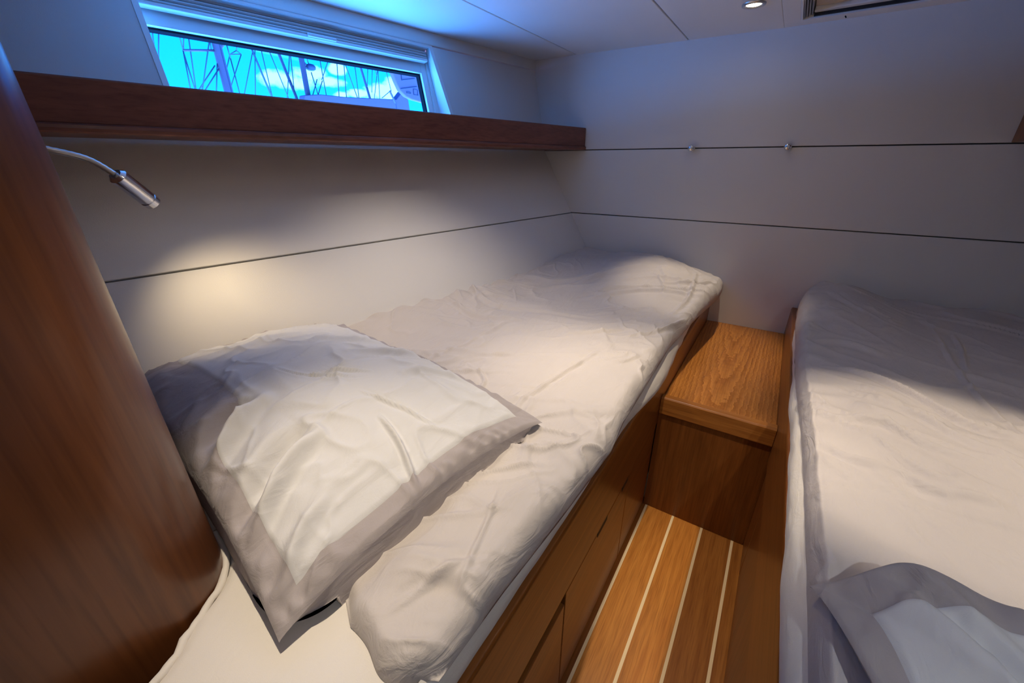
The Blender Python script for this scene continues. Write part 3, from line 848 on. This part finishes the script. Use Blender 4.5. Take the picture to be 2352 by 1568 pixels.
Z += creases(X, Y, [
    ([(0.159, 1.084), (0.225, 1.079), (0.292, 0.996), (0.34, 0.903), (0.43, 0.88)], 0.007, 0.008),
    ([(0.138, 0.843), (0.166, 0.831), (0.226, 0.852), (0.262, 0.811), (0.33, 0.79)], 0.007, 0.006),
    ([(0.143, 0.735), (0.165, 0.706), (0.237, 0.714), (0.258, 0.689), (0.33, 0.70)], 0.008, 0.007),
    ([(0.121, 0.621), (0.183, 0.652), (0.238, 0.661), (0.30, 0.655), (0.38, 0.66)], 0.004, 0.0028),
    ([(0.128, 0.608), (0.190, 0.636), (0.245, 0.644), (0.31, 0.637)], 0.003, -0.0018),
    ([(0.413, 1.50), (0.405, 1.164), (0.409, 0.88), (0.42, 0.78)], 0.005, 0.0035),
    ([(0.448, 1.46), (0.44, 1.33), (0.422, 1.222)], 0.005, 0.004),
    ([(0.20, 0.95), (0.27, 0.91), (0.33, 0.84), (0.41, 0.80)], 0.008, 0.005),
    ([(0.18, 1.62), (0.21, 1.52), (0.26, 1.46)], 0.008, 0.004),
    ([(0.55, 1.30), (0.57, 1.18), (0.63, 1.10)], 0.005, 0.004),
    ([(0.14, 1.24), (0.20, 1.27), (0.28, 1.22)], 0.010, 0.005),
    ([(0.30, 0.60), (0.36, 0.59), (0.42, 0.62)], 0.005, 0.0025),
])
Z += 0.0028 * np.sin(Y * 85 + 2 * vnoise(Y * 7, X, 5)) * np.exp(-((dL - .02) / 0.05) ** 2) * sst(0.5, 0.7, Y)
# piped seam close to the aisle edge
Z += 0.0030 * np.exp(-((dL - 0.012) / 0.003) ** 2) * sst(1.15, 0.95, Y)
dr = drop(dL, 0.022, 0.040) + drop(dF, 0.07, 0.035) + drop(dR2, 0.03, 0.04) + drop(dN, .03, .03)
Z = np.maximum(Z - dr, -0.4650 - 0.02 * sst(0.012, 0.0, dL))
GS = Z.copy(); SS, TS = s1.copy(), t1.copy()
def duvet_s_top(x, y):
    t = np.clip((y + 0.40) / 2.1815, 0, 1); xl_ = 0.118; xr_ = np.interp(y, [-0.4, 1.7815], [0.82, 0.66])
    s = np.clip((x - xl_) / (xr_ - xl_), 0, 1)
    j = np.interp(s, SS, np.arange(len(SS))).astype(int); i = np.interp(t, TS, np.arange(len(TS))).astype(int)
    return GS[i, j]
DUV_S = grid_mesh('duvet', np.dstack([X, Y, Z]), DUVET2, None, close=-0.467)
tag(DUV_S, 'taupe duvet on the right bed, lit in the middle and dark at its far end', 'duvet')

# ---- Oxford pillows
def pillow(name, A, B, C, D, H, Hb, rise, fu, fv, label, seed, folds=(), pinch=(0.06, 0.05), nU=170, nV=200, bulge=0.13, widen=None, warp=None, lab2='pillow'):
    """A-B: edge along u (v=0); C-D: opposite edge (v=1). H top loft, Hb underside loft"""
    A, B, C, D = [np.array(q, float) for q in (A, B, C, D)]
    t = thing(name, tuple((A + B + C + D) / 4 - np.array([0, 0, Hb])), label, lab2)
    # grid lines that hit the border exactly
    def axis(n, f):
        k = max(6, int(n * f * 1.1))
        return np.r_[np.linspace(0, f, k, endpoint=False), np.linspace(f, 1 - f, n - 2 * k, endpoint=False), np.linspace(1 - f, 1, k + 1)], k
    ua, ku = axis(nU, fu); va, kv = axis(nV, fv)
    u, v = np.meshgrid(ua, va)                       # rows v, cols u
    FU = fu + (widen[2] * sst(widen[0], widen[1], v) if widen else 0 * v)
    u = np.where(u < fu, u / fu * FU, np.where(u > 1 - fu, u, FU + (u - fu) / (1 - 2 * fu) * (1 - fu - FU)))
    def plan(u, v):
        pu = 0.5 + (u - 0.5) * (1 - pinch[0] * 4 * v * (1 - v) * 1.0)
        pv = 0.5 + (v - 0.5) * (1 - pinch[1] * 4 * u * (1 - u) * 1.0)
        w = lambda a, b: (a * b)[..., None]
        return w(1 - pu, 1 - pv) * A + w(pu, 1 - pv) * B + w(1 - pu, pv) * C + w(pu, pv) * D
    def seam(u, v):
        e = 1 - np.maximum(np.abs(2 * u - 1), np.abs(2 * v - 1))
        return rise * (16 * u * (1 - u) * v * (1 - v)) ** 0.0 * (np.maximum(4 * u * (1 - u), 0) * (np.abs(2 * v - 1) > np.abs(2 * u - 1)) + 4 * v * (1 - v) * (np.abs(2 * v - 1) <= np.abs(2 * u - 1)))
    G = plan(u, v)
    pr = lambda t_, n_=2.3, a_=0.50: np.clip(1 - np.abs(2 * t_ - 1) ** n_, 0, 1) ** a_
    hz = H * pr(u) * pr(v)
    em = np.minimum(np.minimum(u / FU, (1 - u) / fu), np.minimum(v, 1 - v) / fv)   # 1 at the border line
    sm = rise * (1 - np.exp(-4 * u * (1 - u) * 4) ) * (1 - np.exp(-4 * v * (1 - v) * 4)) ** 0.0 * np.ones_like(u)
    edge_up = rise * np.clip(np.where(np.minimum(v, 1 - v) / fv < np.minimum(u, 1 - u) / fu, 4 * u * (1 - u), 4 * v * (1 - v)), 0, 1) ** 0.7
    wgt = np.exp(-np.clip(em, 0, 9) * 1.2)
    G[..., 2] += hz + edge_up * wgt
    # wrinkles
    x_, y_ = G[..., 0], G[..., 1]
    wz = 0.004 * fbm(x_ * 7, y_ * 7, 3, seed) + 0.0050 * ridged(x_ * 9 + y_ * 5, y_ * 16 - x_ * 6, seed + 2, 2.5) + 0.0040 * ridged(x_ * 20, y_ * 10, seed + 3, 3)
    wz += 0.0042 * np.sin(u * 105 + 3 * vnoise(u * 12, v * 6, seed)) * np.exp(-((np.minimum(v, 1 - v) / fv - 0.35) / 0.32) ** 2) * (0.45 + 0.55 * vnoise(u * 9, v, seed + 4))
    wz += 0.0042 * np.sin(v * 120 + 3 * vnoise(u * 6, v * 12, seed)) * np.exp(-((np.minimum(u, 1 - u) / fu - 0.35) / 0.32) ** 2) * (0.45 + 0.55 * vnoise(v * 9, u, seed + 5))
    # stitched step between panel and border
    wz += 0.0028 * sst(0.97, 1.06, em) - 0.0012 * np.exp(-((em - 0.97) / 0.05) ** 2)
    wz += creases(u, v, folds)
    G[..., 2] += wz * np.clip(em * 2.5, 0.15, 1)
    if warp is not None: G = warp(G, u, v)
    n, m_ = u.shape
    # underside
    r = np.maximum(np.abs(2 * u - 1), np.abs(2 * v - 1)); cn = np.abs(2 * u - 1) * np.abs(2 * v - 1)
    ex = 1 + bulge * np.clip((1 - r) / 0.10, 0, 1) * np.clip((1.0 - r) / 0.30 * -1 + 1.6, 0, 1) * (1 - sst(0.6, 1.0, cn))
    ex = np.where(r < 0.7, 1 + bulge * 0.6 * r, ex)
    ub, vb = 0.5 + (u - 0.5) * ex, 0.5 + (v - 0.5) * ex
    Bm = plan(np.clip(ub, -.2, 1.2), np.clip(vb, -.2, 1.2))
    dep = np.interp(1 - r, [0, 0.05, 0.11, 0.2, 0.32, 1.0], [0, 0.30, 0.62, 0.88, 1.0, 1.0])
    edge_z = (edge_up * wgt)
    pk = 0.0045 * np.sin(np.where(np.abs(2 * v - 1) > np.abs(2 * u - 1), u, v) * 95 + 4 * vnoise(u * 14, v * 14, seed + 9)) * np.exp(-((1 - r - 0.07) / 0.07) ** 2) * (0.5 + 0.5 * vnoise(u * 8, v * 8, seed + 8))
    Bm[..., 2] += edge_z * np.clip(1 - (1 - r) * 2.0, 0, 1) - Hb * dep * (1 - 0.75 * sst(0.72, 1.0, cn)) + pk
    if warp is not None: Bm = warp(Bm, u, v)
    rim = (u <= 0) | (u >= 1) | (v <= 0) | (v >= 1)
    Bm[rim] = G[rim]
    def sub(name, M, sel, mat, flip=False):
        idx = -np.ones(n * m_, int); vs = []; fs = []
        Mv = M.reshape(-1, 3)
        for i in range(n - 1):
            for j in range(m_ - 1):
                if not sel(i, j): continue
                q_ = [i * m_ + j, i * m_ + j + 1, (i + 1) * m_ + j + 1, (i + 1) * m_ + j]
                if flip: q_ = q_[::-1]
                fc = []
                for k in q_:
                    if idx[k] < 0: idx[k] = len(vs); vs.append(tuple(Mv[k]))
                    fc.append(int(idx[k]))
                fs.append(tuple(fc))
        return mesh(name, vs, fs, mat, t, True)
    inn = lambda i, j: kv <= i < n - 1 - kv and ku <= j < m_ - 1 - ku
    a = sub('panel', G, inn, PANEL); b = sub('border', G, lambda i, j: not inn(i, j), FLANGE)
    c = sub('underside', Bm, lambda i, j: True, FLANGE, True)
    b['label'] = 'darker taupe stitched border'; a['label'] = 'pale front panel'
    return t

def warp_p(G, u, v):
    # the aft-outboard edge sags off the duvet; the upper edge leans on the hull lining
    y = G[..., 1]; lim = LO(0, -0.213)[0] + 0.57 * (-0.213 - G[..., 2]) + math.tan(WA) * y + 0.004
    G[..., 0] = np.maximum(G[..., 0], lim)
    G[..., 1] = np.where(G[..., 0] < -0.455, np.maximum(G[..., 1], 0.1045 - 0.09 * np.clip((G[..., 0] + 0.535) / 0.08, 0, 1) ** 2), G[..., 1])
    G[..., 2] = np.maximum(G[..., 2], duvet_p_top(G[..., 0], G[..., 1]) - 0.0030)
    return G
PIL_P = pillow('pillow', (-0.340, 0.076, -0.452), (-0.273, 0.514, -0.416), (-0.985, 0.125, -0.395), (-0.935, 0.550, -0.392),
    0.094, 0.052, 0.026, 0.076, 0.038, 'big pale pillow with a taupe border lying on the left bed against the wall', 21,
    folds=[([(0.02, 0.15), (0.10, 0.18), (0.20, 0.225), (0.34, 0.25)], 0.016, 0.011),
           ([(0.03, 0.21), (0.11, 0.24), (0.22, 0.275), (0.30, 0.29)], 0.020, -0.013),
           ([(0.03, 0.35), (0.10, 0.385), (0.20, 0.42), (0.30, 0.44)], 0.018, 0.011),
           ([(0.04, 0.42), (0.12, 0.45), (0.22, 0.475)], 0.022, -0.012),
           ([(0.03, 0.03), (0.09, 0.07), (0.16, 0.10), (0.24, 0.11)], 0.016, 0.007),
           ([(0.45, 0.45), (0.55, 0.42), (0.66, 0.36)], 0.005, 0.004),
           ([(0.40, 0.52), (0.46, 0.44), (0.58, 0.36)], 0.005, -0.004),
           ([(0.62, 0.10), (0.60, 0.20), (0.55, 0.30)], 0.006, 0.004),
           ([(0.44, 0.015), (0.46, 0.05), (0.50, 0.12), (0.52, 0.20)], 0.008, 0.007),
           ([(0.70, 0.50), (0.85, 0.45), (0.93, 0.38)], 0.02, 0.006),
           ([(0.65, 0.65), (0.80, 0.62), (0.93, 0.55)], 0.02, 0.006),
           ([(0.75, 0.30), (0.86, 0.27), (0.93, 0.22)], 0.02, 0.005),
           ([(0.3, 0.75), (0.5, 0.8), (0.7, 0.78)], 0.02, 0.004)],
    pinch=(0.09, 0.03), widen=(0.36, 0.50, 0.15), warp=warp_p)

def warp_s(G, u, v):
    b = np.exp(-((v - 0.135) / 0.085) ** 2) * np.exp(-(u / 0.30) ** 2)
    G = G + b[..., None] * (np.array([0, 0, 0.026]) - v2 * 0.020)
    G[..., 2] = np.maximum(G[..., 2], duvet_s_top(G[..., 0], G[..., 1]) + 0.0012)
    return G
# starboard pillow: a corner and part of two edges show at the bottom right
v1 = np.array([0.967, 0.25, 0]); v2 = np.array([0.287, -0.958, 0])
c0 = np.array([0.115, 0.424, -0.434])
PIL_S = pillow('pillow', c0, c0 + v2 * 0.45, c0 + v1 * 0.60 + np.array([0, 0, .012]), c0 + v1 * 0.60 + v2 * 0.45,
    0.062, 0.020, 0.040, 0.098, 0.048, 'grey shaded pillow with a taupe border on the right bed at the bottom right corner', 41,
    folds=[([(0.02, 0.10), (0.12, 0.14), (0.30, 0.2)], 0.02, -0.010),
           ([(0.0, 0.22), (0.10, 0.25), (0.22, 0.30), (0.5, 0.4)], 0.035, 0.014),
           ([(0.25, 0.02), (0.30, 0.10), (0.40, 0.2)], 0.02, 0.008),
           ([(0.2, 0.2), (0.35, 0.4), (0.5, 0.6)], 0.03, 0.008),
           ([(0.35, 0.15), (0.5, 0.35), (0.6, 0.5)], 0.03, -0.008)],
    pinch=(0.02, 0.02), bulge=0.02, warp=warp_s)
# ================================================================ OUTSIDE, SEEN THROUGH THE PANE
STAYS_A = [
    (-9.00, 3.438, 2.184, 3.340, 1.638),
    (-9.00, 3.584, 2.291, 3.314, 1.390),
    (-9.00, 3.769, 2.237, 3.754, 1.741),
    (-9.00, 3.754, 1.741, 3.682, 1.007),
    (-9.00, 3.751, 1.731, 3.776, 1.009),
    (-9.00, 3.898, 2.198, 3.767, 1.770),
    (-9.00, 3.964, 2.469, 3.734, 0.841),
    (-9.00, 4.212, 1.988, 4.198, 1.828),
    (-9.00, 4.402, 2.432, 3.741, 0.859),
    (-9.00, 4.190, 1.600, 3.813, 1.172),
    (-9.00, 4.241, 1.559, 3.843, 1.097),
    (-9.00, 4.236, 1.636, 4.063, 1.063),
    (-9.00, 4.475, 1.991, 4.485, 1.753),
    (-9.00, 4.485, 1.753, 4.504, 1.019),
    (-9.00, 4.466, 2.131, 4.483, 2.021),
    (-9.00, 4.370, 2.140, 4.378, 1.945),
]
POLE_A = [
    (-9.00, 4.304, 2.497, 4.313, 0.847),
]
SPREAD_A = [
    (-9.00, 3.750, 1.745, 4.238, 1.828),
    (-9.00, 4.350, 1.878, 4.483, 2.021),
]
STAYS_D = [
    (-14.00, 7.372, 3.397, 7.188, 2.944),
    (-14.00, 7.188, 2.944, 6.985, 2.819),
    (-14.00, 7.188, 2.944, 7.300, 2.880),
    (-14.00, 6.985, 2.819, 7.300, 2.880),
    (-14.00, 6.980, 2.803, 6.708, 2.259),
    (-14.00, 7.298, 2.872, 6.563, 1.621),
]
STAYS_E = [
    (-11.00, 6.352, 3.095, 5.389, 1.031),
    (-11.00, 6.236, 3.091, 5.737, 1.042),
    (-11.00, 5.834, 3.062, 6.335, 1.060),
    (-11.00, 6.196, 3.081, 6.254, 1.050),
    (-11.00, 6.232, 3.086, 6.767, 1.051),
    (-11.00, 7.089, 3.105, 6.483, 1.054),
    (-11.00, 6.991, 3.081, 6.777, 1.128),
]
SPAR_E = [
    (-11.00, 6.450, 3.086, 6.977, 1.110),
]
POLE_B = [
    (-10.00, 6.545, 2.838, 6.538, 1.047),
]
STAYS_B = [
    (-10.00, 6.629, 2.494, 6.708, 2.102),
    (-10.00, 7.007, 2.832, 7.037, 1.101),
    (-10.00, 7.471, 2.645, 6.975, 1.847),
    (-10.00, 7.537, 2.778, 7.345, 1.192),
    (-10.00, 7.730, 2.795, 7.561, 1.156),
    (-10.00, 7.565, 2.740, 8.044, 1.262),
    (-10.00, 8.006, 2.823, 7.984, 1.159),
    (-10.00, 6.730, 1.968, 6.830, 1.387),
    (-10.00, 6.855, 1.845, 6.580, 1.341),
    (-10.00, 6.991, 1.835, 6.789, 1.486),
]
LAMP_B = [
    (-10.00, 6.625, 2.046, 6.847, 2.069),
    (-10.00, 6.586, 2.138, 6.658, 2.074),
]
SPAR_F = [
    (-12.00, 9.645, 3.379, 10.139, 1.454),
]
STAYS_F = [
    (-12.00, 10.125, 2.938, 9.969, 2.240),
    (-12.00, 10.335, 3.122, 10.123, 2.106),
    (-12.00, 10.302, 3.024, 10.412, 2.584),
    (-12.00, 10.533, 3.353, 10.387, 1.546),
    (-12.00, 10.658, 3.329, 10.058, 1.550),
    (-12.00, 10.749, 3.138, 10.950, 2.224),
    (-12.00, 10.509, 1.987, 10.943, 2.257),
]
BOOM = [(6.269, 1.435), (6.685, 1.495), (7.458, 1.52), (9.029, 1.635), (9.298, 1.868), (9.479, 1.664), (9.511, 1.331), (7.369, 1.283), (6.236, 1.293)]
CANOPY = [(6.402, 1.848), (6.431, 1.712), (6.537, 1.489), (6.624, 1.344), (6.78, 1.252), (6.932, 1.218), (7.214, 1.195), (7.446, 1.178), (7.437, 1.933)]
CL = [(6.69, 1.705), (6.69, 1.528), (6.69, 1.528), (7.057, 1.601), (6.638, 1.372), (7.098, 1.464), (6.795, 1.342), (6.898, 1.317), (6.99, 1.408), (7.107, 1.308)]
def wire(parent, l, r, name='stay', mat=None, ext=0):
    m = MB(); m.tube([(l[0], l[1], l[2]), (l[0], l[3], l[4])], r, 8)
    return m.build(name, mat or WIRE, parent, smooth=True)
def base_of(l, X):
    return (X, l[1] + (l[3] - l[1]) * 1.6, l[2] + (l[4] - l[2]) * 1.6)
def pole(parent, l, r0, name, mat, grow=(0.6, 1.6)):
    d = (l[3] - l[1], l[4] - l[2])
    a = (l[0], l[1] - d[0] * grow[0], l[2] - d[1] * grow[0]); b = (l[0], l[1] + d[0] * grow[1], l[2] + d[1] * grow[1])
    m = MB(); m.tube([a, (l[0], l[1], l[2]), (l[0], l[3], l[4]), b], [r0 * .9, r0, r0 * 1.02, r0 * 1.02], 18)
    return m.build(name, mat, parent, smooth=True)
ra = thing('sailing_boat_rig', base_of(POLE_A[0], -9.0), 'thick pale mast with a crosstree and rigging wires, leftmost in the window', 'mast')
mp_ = pole(ra, POLE_A[0], 0.072, 'mast', ALU)
m = MB(); l = POLE_A[0]; m.tube([(-8.93, l[1] + .02, l[2]), (-8.93, l[3] + .02, l[4])], 0.012, 8); m.build('sail_track', GRPD, mp_)
wire(ra, SPREAD_A[0], 0.018, 'spreader', ALU); wire(ra, SPREAD_A[1], 0.028, 'spreader', ALU)
for l in STAYS_A: wire(ra, l, 0.0105)
rd = thing('sailing_boat_rig', (-14, STAYS_D[0][3], -1.0), 'distant thin backstay bridle forming a small triangle behind the thick mast', 'rigging')
for l in STAYS_D: wire(rd, l, 0.014)
re_ = thing('sailing_boat_rig', base_of(SPAR_E[0], -11.0), 'dark leaning furled forestay with thin wires, second spar from the left in the window', 'rigging')
pole(re_, SPAR_E[0], 0.034, 'furled_sail', GRPD, (0.4, 0.6))
for k, l in enumerate(STAYS_E): wire(re_, l, 0.022 if k == 2 else 0.0115)
rb_ = thing('sailing_boat_rig', base_of(POLE_B[0], -10.0), 'dark mast carrying a round deck light, in front of the clouds in the window', 'mast')
mb_ = pole(rb_, POLE_B[0], 0.058, 'mast', plain('grey_mast', (0.06, 0.02, 0.035), 0.5))
for l in STAYS_B: wire(rb_, l, 0.011)
l = LAMP_B[0]; yc_, zc2 = (l[1] + l[3]) / 2, (l[2] + l[4]) / 2
m = MB(); rr = (l[3] - l[1]) / 2
m.tube([(-10, yc_, zc2 - .06), (-10, yc_, zc2 - .035), (-10, yc_, zc2 + .02), (-10, yc_, zc2 + .06), (-10, yc_, zc2 + .075)], [rr * .55, rr * .95, rr, rr * .7, rr * .2], 24)
m.build('deck_light', GRPD, rb_, smooth=True)
wire(rb_, LAMP_B[1], 0.02, 'light_bracket', ALU)
rf_ = thing('sailing_boat_rig', base_of(SPAR_F[0], -12.0), 'thin dark spar with crossing wires, right of the clouds in the window', 'rigging')
pole(rf_, SPAR_F[0], 0.036, 'furled_sail', GRPD, (0.4, 0.6))
for l in STAYS_F: wire(rf_, l, 0.012)
# boom with its stowed sail cover
def slab(name, pts, X, th, mat, parent=None):
    n = len(pts); m = MB()
    m.add([(X, y, z) for y, z in pts] + [(X - th, y, z) for y, z in pts],
          [tuple(range(n)), tuple(range(n, 2 * n))[::-1]] + [(i, n + i, n + (i + 1) % n, (i + 1) % n) for i in range(n)])
    return m.build(name, mat, parent, bevel=0.02)
bo = thing('boom', (-9.8, 7.5, 1.2), 'long boom with a stowed sail under a pale cover, along the bottom of the window', 'boom')
slab('sail_cover', BOOM, -9.72, 0.22, GRP, bo)
m = MB(); m.tube([(-9.85, 6.1, 1.22), (-9.85, 9.7, 1.34)], 0.06, 14); m.build('spar', ALU, bo, smooth=True)
cp = thing('cockpit_canopy', (-7, 6.9, 1.2), 'pale cockpit canopy with dark seams at the right end of the window', 'canopy')
slab('cover', CANOPY, -7.0, 0.10, GRP, cp)
for i in range(0, len(CL), 2):
    a, b = CL[i], CL[i + 1]
    if i < 6:
        m = MB(); m.tube([(-6.99, *a), (-6.99, *b)], 0.008, 8); m.build('seam', GRPD, cp)
    else:
        y0, y1 = sorted((a[0], b[0])); z0, z1 = sorted((a[1], b[1])); m = MB()
        for p_, q_ in (((y0, z0), (y1, z0)), ((y1, z0), (y1, z1)), ((y1, z1), (y0, z1)), ((y0, z1), (y0, z0))):
            m.tube([(-6.99, *p_), (-6.99, *q_)], 0.006, 8)
        m.build('clear_panel_rim', GRPD, cp)
m = MB(); m.tube([(-7.3, 6.62, 1.36), (-7.3, 6.75, 1.15), (-7.3, 6.78, 0.4)], 0.02, 10); m.build('support_pole', ALU, cp)

# ================================================================ SKY
w = bpy.data.worlds.new('Sky'); scene.world = w; w.use_nodes = True
n = w.node_tree.nodes; lk = w.node_tree.links; n.clear()
out = n.new('ShaderNodeOutputWorld'); bg = n.new('ShaderNodeBackground')
tc = n.new('ShaderNodeTexCoord'); sx = n.new('ShaderNodeSeparateXYZ'); lk.new(tc.outputs['Generated'], sx.inputs['Vector'])
def mth(op, a, b=None, c=None):
    q_ = n.new('ShaderNodeMath'); q_.operation = op
    for i, v in enumerate((a, b, c)):
        if v is None: continue
        if isinstance(v, (int, float)): q_.inputs[i].default_value = v
        else: lk.new(v, q_.inputs[i])
    return q_.outputs[0]
az = mth('ARCTAN2', sx.outputs['Y'], mth('MULTIPLY', sx.outputs['X'], -1.0))
el = mth('ARCSINE', sx.outputs['Z'])
cmb = n.new('ShaderNodeCombineXYZ'); lk.new(az, cmb.inputs[0]); lk.new(el, cmb.inputs[1])
no = n.new('ShaderNodeTexNoise'); no.inputs['Scale'].default_value = 17; no.inputs['Detail'].default_value = 6; no.inputs['Roughness'].default_value = 0.6
lk.new(cmb.outputs[0], no.inputs['Vector'])
def lobe(u, v, ru, rv, px_=None):
    """cumulus lobe at azimuth u, elevation v"""
    du = mth('DIVIDE', mth('SUBTRACT', az, u), ru); dv = mth('DIVIDE', mth('SUBTRACT', el, v), rv)
    return mth('SUBTRACT', 1.0, mth('ADD', mth('MULTIPLY', du, du), mth('MULTIPLY', dv, dv)))
def azel(U, V):
    a = math.atan(U); return a, math.atan(V * math.cos(a))
lobes = None
for (U, V, ru, rv) in ((0.62, 0.1745, 0.066, 0.019), (0.66, 0.1900, 0.040, 0.018), (0.725, 0.182, 0.040, 0.012), (0.748, 0.213, 0.020, 0.013),
                       (0.885, 0.1815, 0.058, 0.022), (0.925, 0.196, 0.040, 0.022), (0.80, 0.170, 0.035, 0.010), (0.745, 0.160, 0.022, 0.008), (0.90, 0.245, 0.03, 0.008)):
    a, e = azel(U, V); q_ = lobe(a, e, ru, rv)
    lobes = q_ if lobes is None else mth('MAXIMUM', lobes, q_)
val = mth('ADD', mth('MAXIMUM', lobes, -1.2), mth('MULTIPLY', mth('SUBTRACT', no.outputs['Fac'], 0.5), 3.0))
mr = n.new('ShaderNodeMapRange'); mr.interpolation_type = 'SMOOTHSTEP'
mr.inputs['From Min'].default_value = 0.05; mr.inputs['From Max'].default_value = 0.65
lk.new(val, mr.inputs['Value'])
# high contrail
(a0, e0), (a1, e1) = azel(0.3778, 0.2269), azel(0.6511, 0.2167)
sl = (e1 - e0) / (a1 - a0)
dl = mth('ABSOLUTE', mth('SUBTRACT', el, mth('ADD', mth('MULTIPLY', mth('SUBTRACT', az, a0), sl), e0)))
ct = n.new('ShaderNodeMapRange'); ct.inputs['From Min'].default_value = 0.0036; ct.inputs['From Max'].default_value = 0.0; ct.inputs['To Max'].default_value = 0.5
lk.new(dl, ct.inputs['Value'])
gate = n.new('ShaderNodeMapRange'); gate.inputs['From Min'].default_value = a1 + 0.02; gate.inputs['From Max'].default_value = a0
lk.new(az, gate.inputs['Value'])
cl = mth('MAXIMUM', mr.outputs['Result'], mth('MULTIPLY', ct.outputs['Result'], gate.outputs['Result']))
rmp = n.new('ShaderNodeValToRGB')                       # horizon -> zenith
rmp.color_ramp.elements[0].position = 0.0; rmp.color_ramp.elements[0].color = (0.3, 1.25, 4.0, 1)
rmp.color_ramp.elements[1].position = 0.55; rmp.color_ramp.elements[1].color = (0.05, 0.7, 5.0, 1)
e_ = rmp.color_ramp.elements.new(0.22); e_.color = (0.06, 1.02, 4.5, 1)
lk.new(mth('MAXIMUM', sx.outputs['Z'], 0.0), rmp.inputs['Fac'])
skyc = n.new('ShaderNodeMix'); skyc.data_type = 'RGBA'
lk.new(cl, skyc.inputs['Factor']); lk.new(rmp.outputs['Color'], skyc.inputs['A']); skyc.inputs['B'].default_value = (6.5, 3.0, 5.0, 1)
# below the horizon: sunlit pontoons and glittering water
low = n.new('ShaderNodeMapRange'); low.inputs['From Min'].default_value = 0.0; low.inputs['From Max'].default_value = -0.04
lk.new(sx.outputs['Z'], low.inputs['Value'])
fin = n.new('ShaderNodeMix'); fin.data_type = 'RGBA'
lk.new(low.outputs['Result'], fin.inputs['Factor']); lk.new(skyc.outputs['Result'], fin.inputs['A']); fin.inputs['B'].default_value = (WATER_R, WATER_G, WATER_B, 1)
lk.new(fin.outputs['Result'], bg.inputs['Color']); bg.inputs['Strength'].default_value = SKY
lk.new(bg.outputs['Background'], out.inputs['Surface'])

# ================================================================ LIGHT
def spot(name, loc, aim, power, size, blend, col, parent, rad=0.012):
    d = bpy.data.lights.new(name, 'SPOT'); d.energy = power; d.color = col
    d.spot_size = math.radians(size); d.spot_blend = blend; d.shadow_soft_size = rad
    o = bpy.data.objects.new(name, d); link(o, parent)
    p = P(*loc); t_ = P(*aim)
    o.location = p - wloc(parent); o.rotation_euler = (t_ - p).to_track_quat('-Z', 'Y').to_euler()
    return o
def below(d, dz=0.006): return (d[0], d[1], cz(d[0]) - dz)
def down(d): return (d[0], d[1], -1.0)
for i, (pw, sz, bl_) in enumerate(SPOTS):
    spot('bulb', below(DL[i]), down(DL[i]) if AIMS[i] is None else AIMS[i], pw, sz, bl_, COOL_FILL if i == 4 else WARM, DLO[i])
lt = lp_tip + lp_dir * 0.003
spot('bulb', lt, LAMP1_AIM, LAMP1[0], LAMP1[1], LAMP1[2], WARM2, LAMP_P, 0.010)
lt = ls_tip + ls_dir * 0.003
spot('bulb', lt, LAMP2_AIM, LAMP2[0], LAMP2[1], LAMP2[2], WARM2, LAMP_S, 0.010)
# the window opening as a light portal (guides sampling only)
pd = bpy.data.lights.new('window_portal', 'AREA'); pd.shape = 'RECTANGLE'; pd.size = 0.98; pd.size_y = 0.30
pd.cycles.is_portal = True
po2 = bpy.data.objects.new('window_portal', pd); link(po2)
po2.location = P(*UP(0.81, 0.19, -0.055))
nrm = Vector(UP(0.8, 0.2, 1.0)) - Vector(UP(0.8, 0.2, 0.0))
xa = D1.copy(); za = -nrm.normalized(); ya = za.cross(xa)
po2.rotation_euler = Matrix((xa, ya, za)).transposed().to_euler()

# ================================================================ CAMERA
cd = bpy.data.cameras.new('camera'); cam = bpy.data.objects.new('camera', cd); link(cam)
cd.sensor_fit = 'HORIZONTAL'; cd.sensor_width = 36.0; cd.lens = 36.0 * 915.56 / 2352.0
cd.clip_start = 0.02; cd.clip_end = 200
yaw, pit, rol = math.radians(33.246), math.radians(24.091), math.radians(-0.290)
f_ = Vector((-math.sin(yaw) * math.cos(pit), math.cos(yaw) * math.cos(pit), -math.sin(pit)))
r_ = Vector((math.cos(yaw), math.sin(yaw), 0)); u_ = r_.cross(f_)
r2 = r_ * math.cos(rol) + u_ * math.sin(rol); u2 = u_ * math.cos(rol) - r_ * math.sin(rol)
cam.location = P(0, 0, 0); cam.rotation_euler = Matrix((r2, u2, -f_)).transposed().to_euler()
scene.camera = cam

vs = scene.view_settings
scene.display_settings.display_device = 'sRGB'
vs.view_transform = 'Standard'; vs.look = 'None'; vs.exposure = 0.0; vs.gamma = 1.0; vs.use_curve_mapping = False
scene.cycles.use_denoising = True
scene.cycles.max_bounces = 10; scene.cycles.diffuse_bounces = 6; scene.cycles.transparent_max_bounces = 8
scene.cycles.sample_clamp_indirect = 40.0
scene.cycles.caustics_reflective = False; scene.cycles.caustics_refractive = False
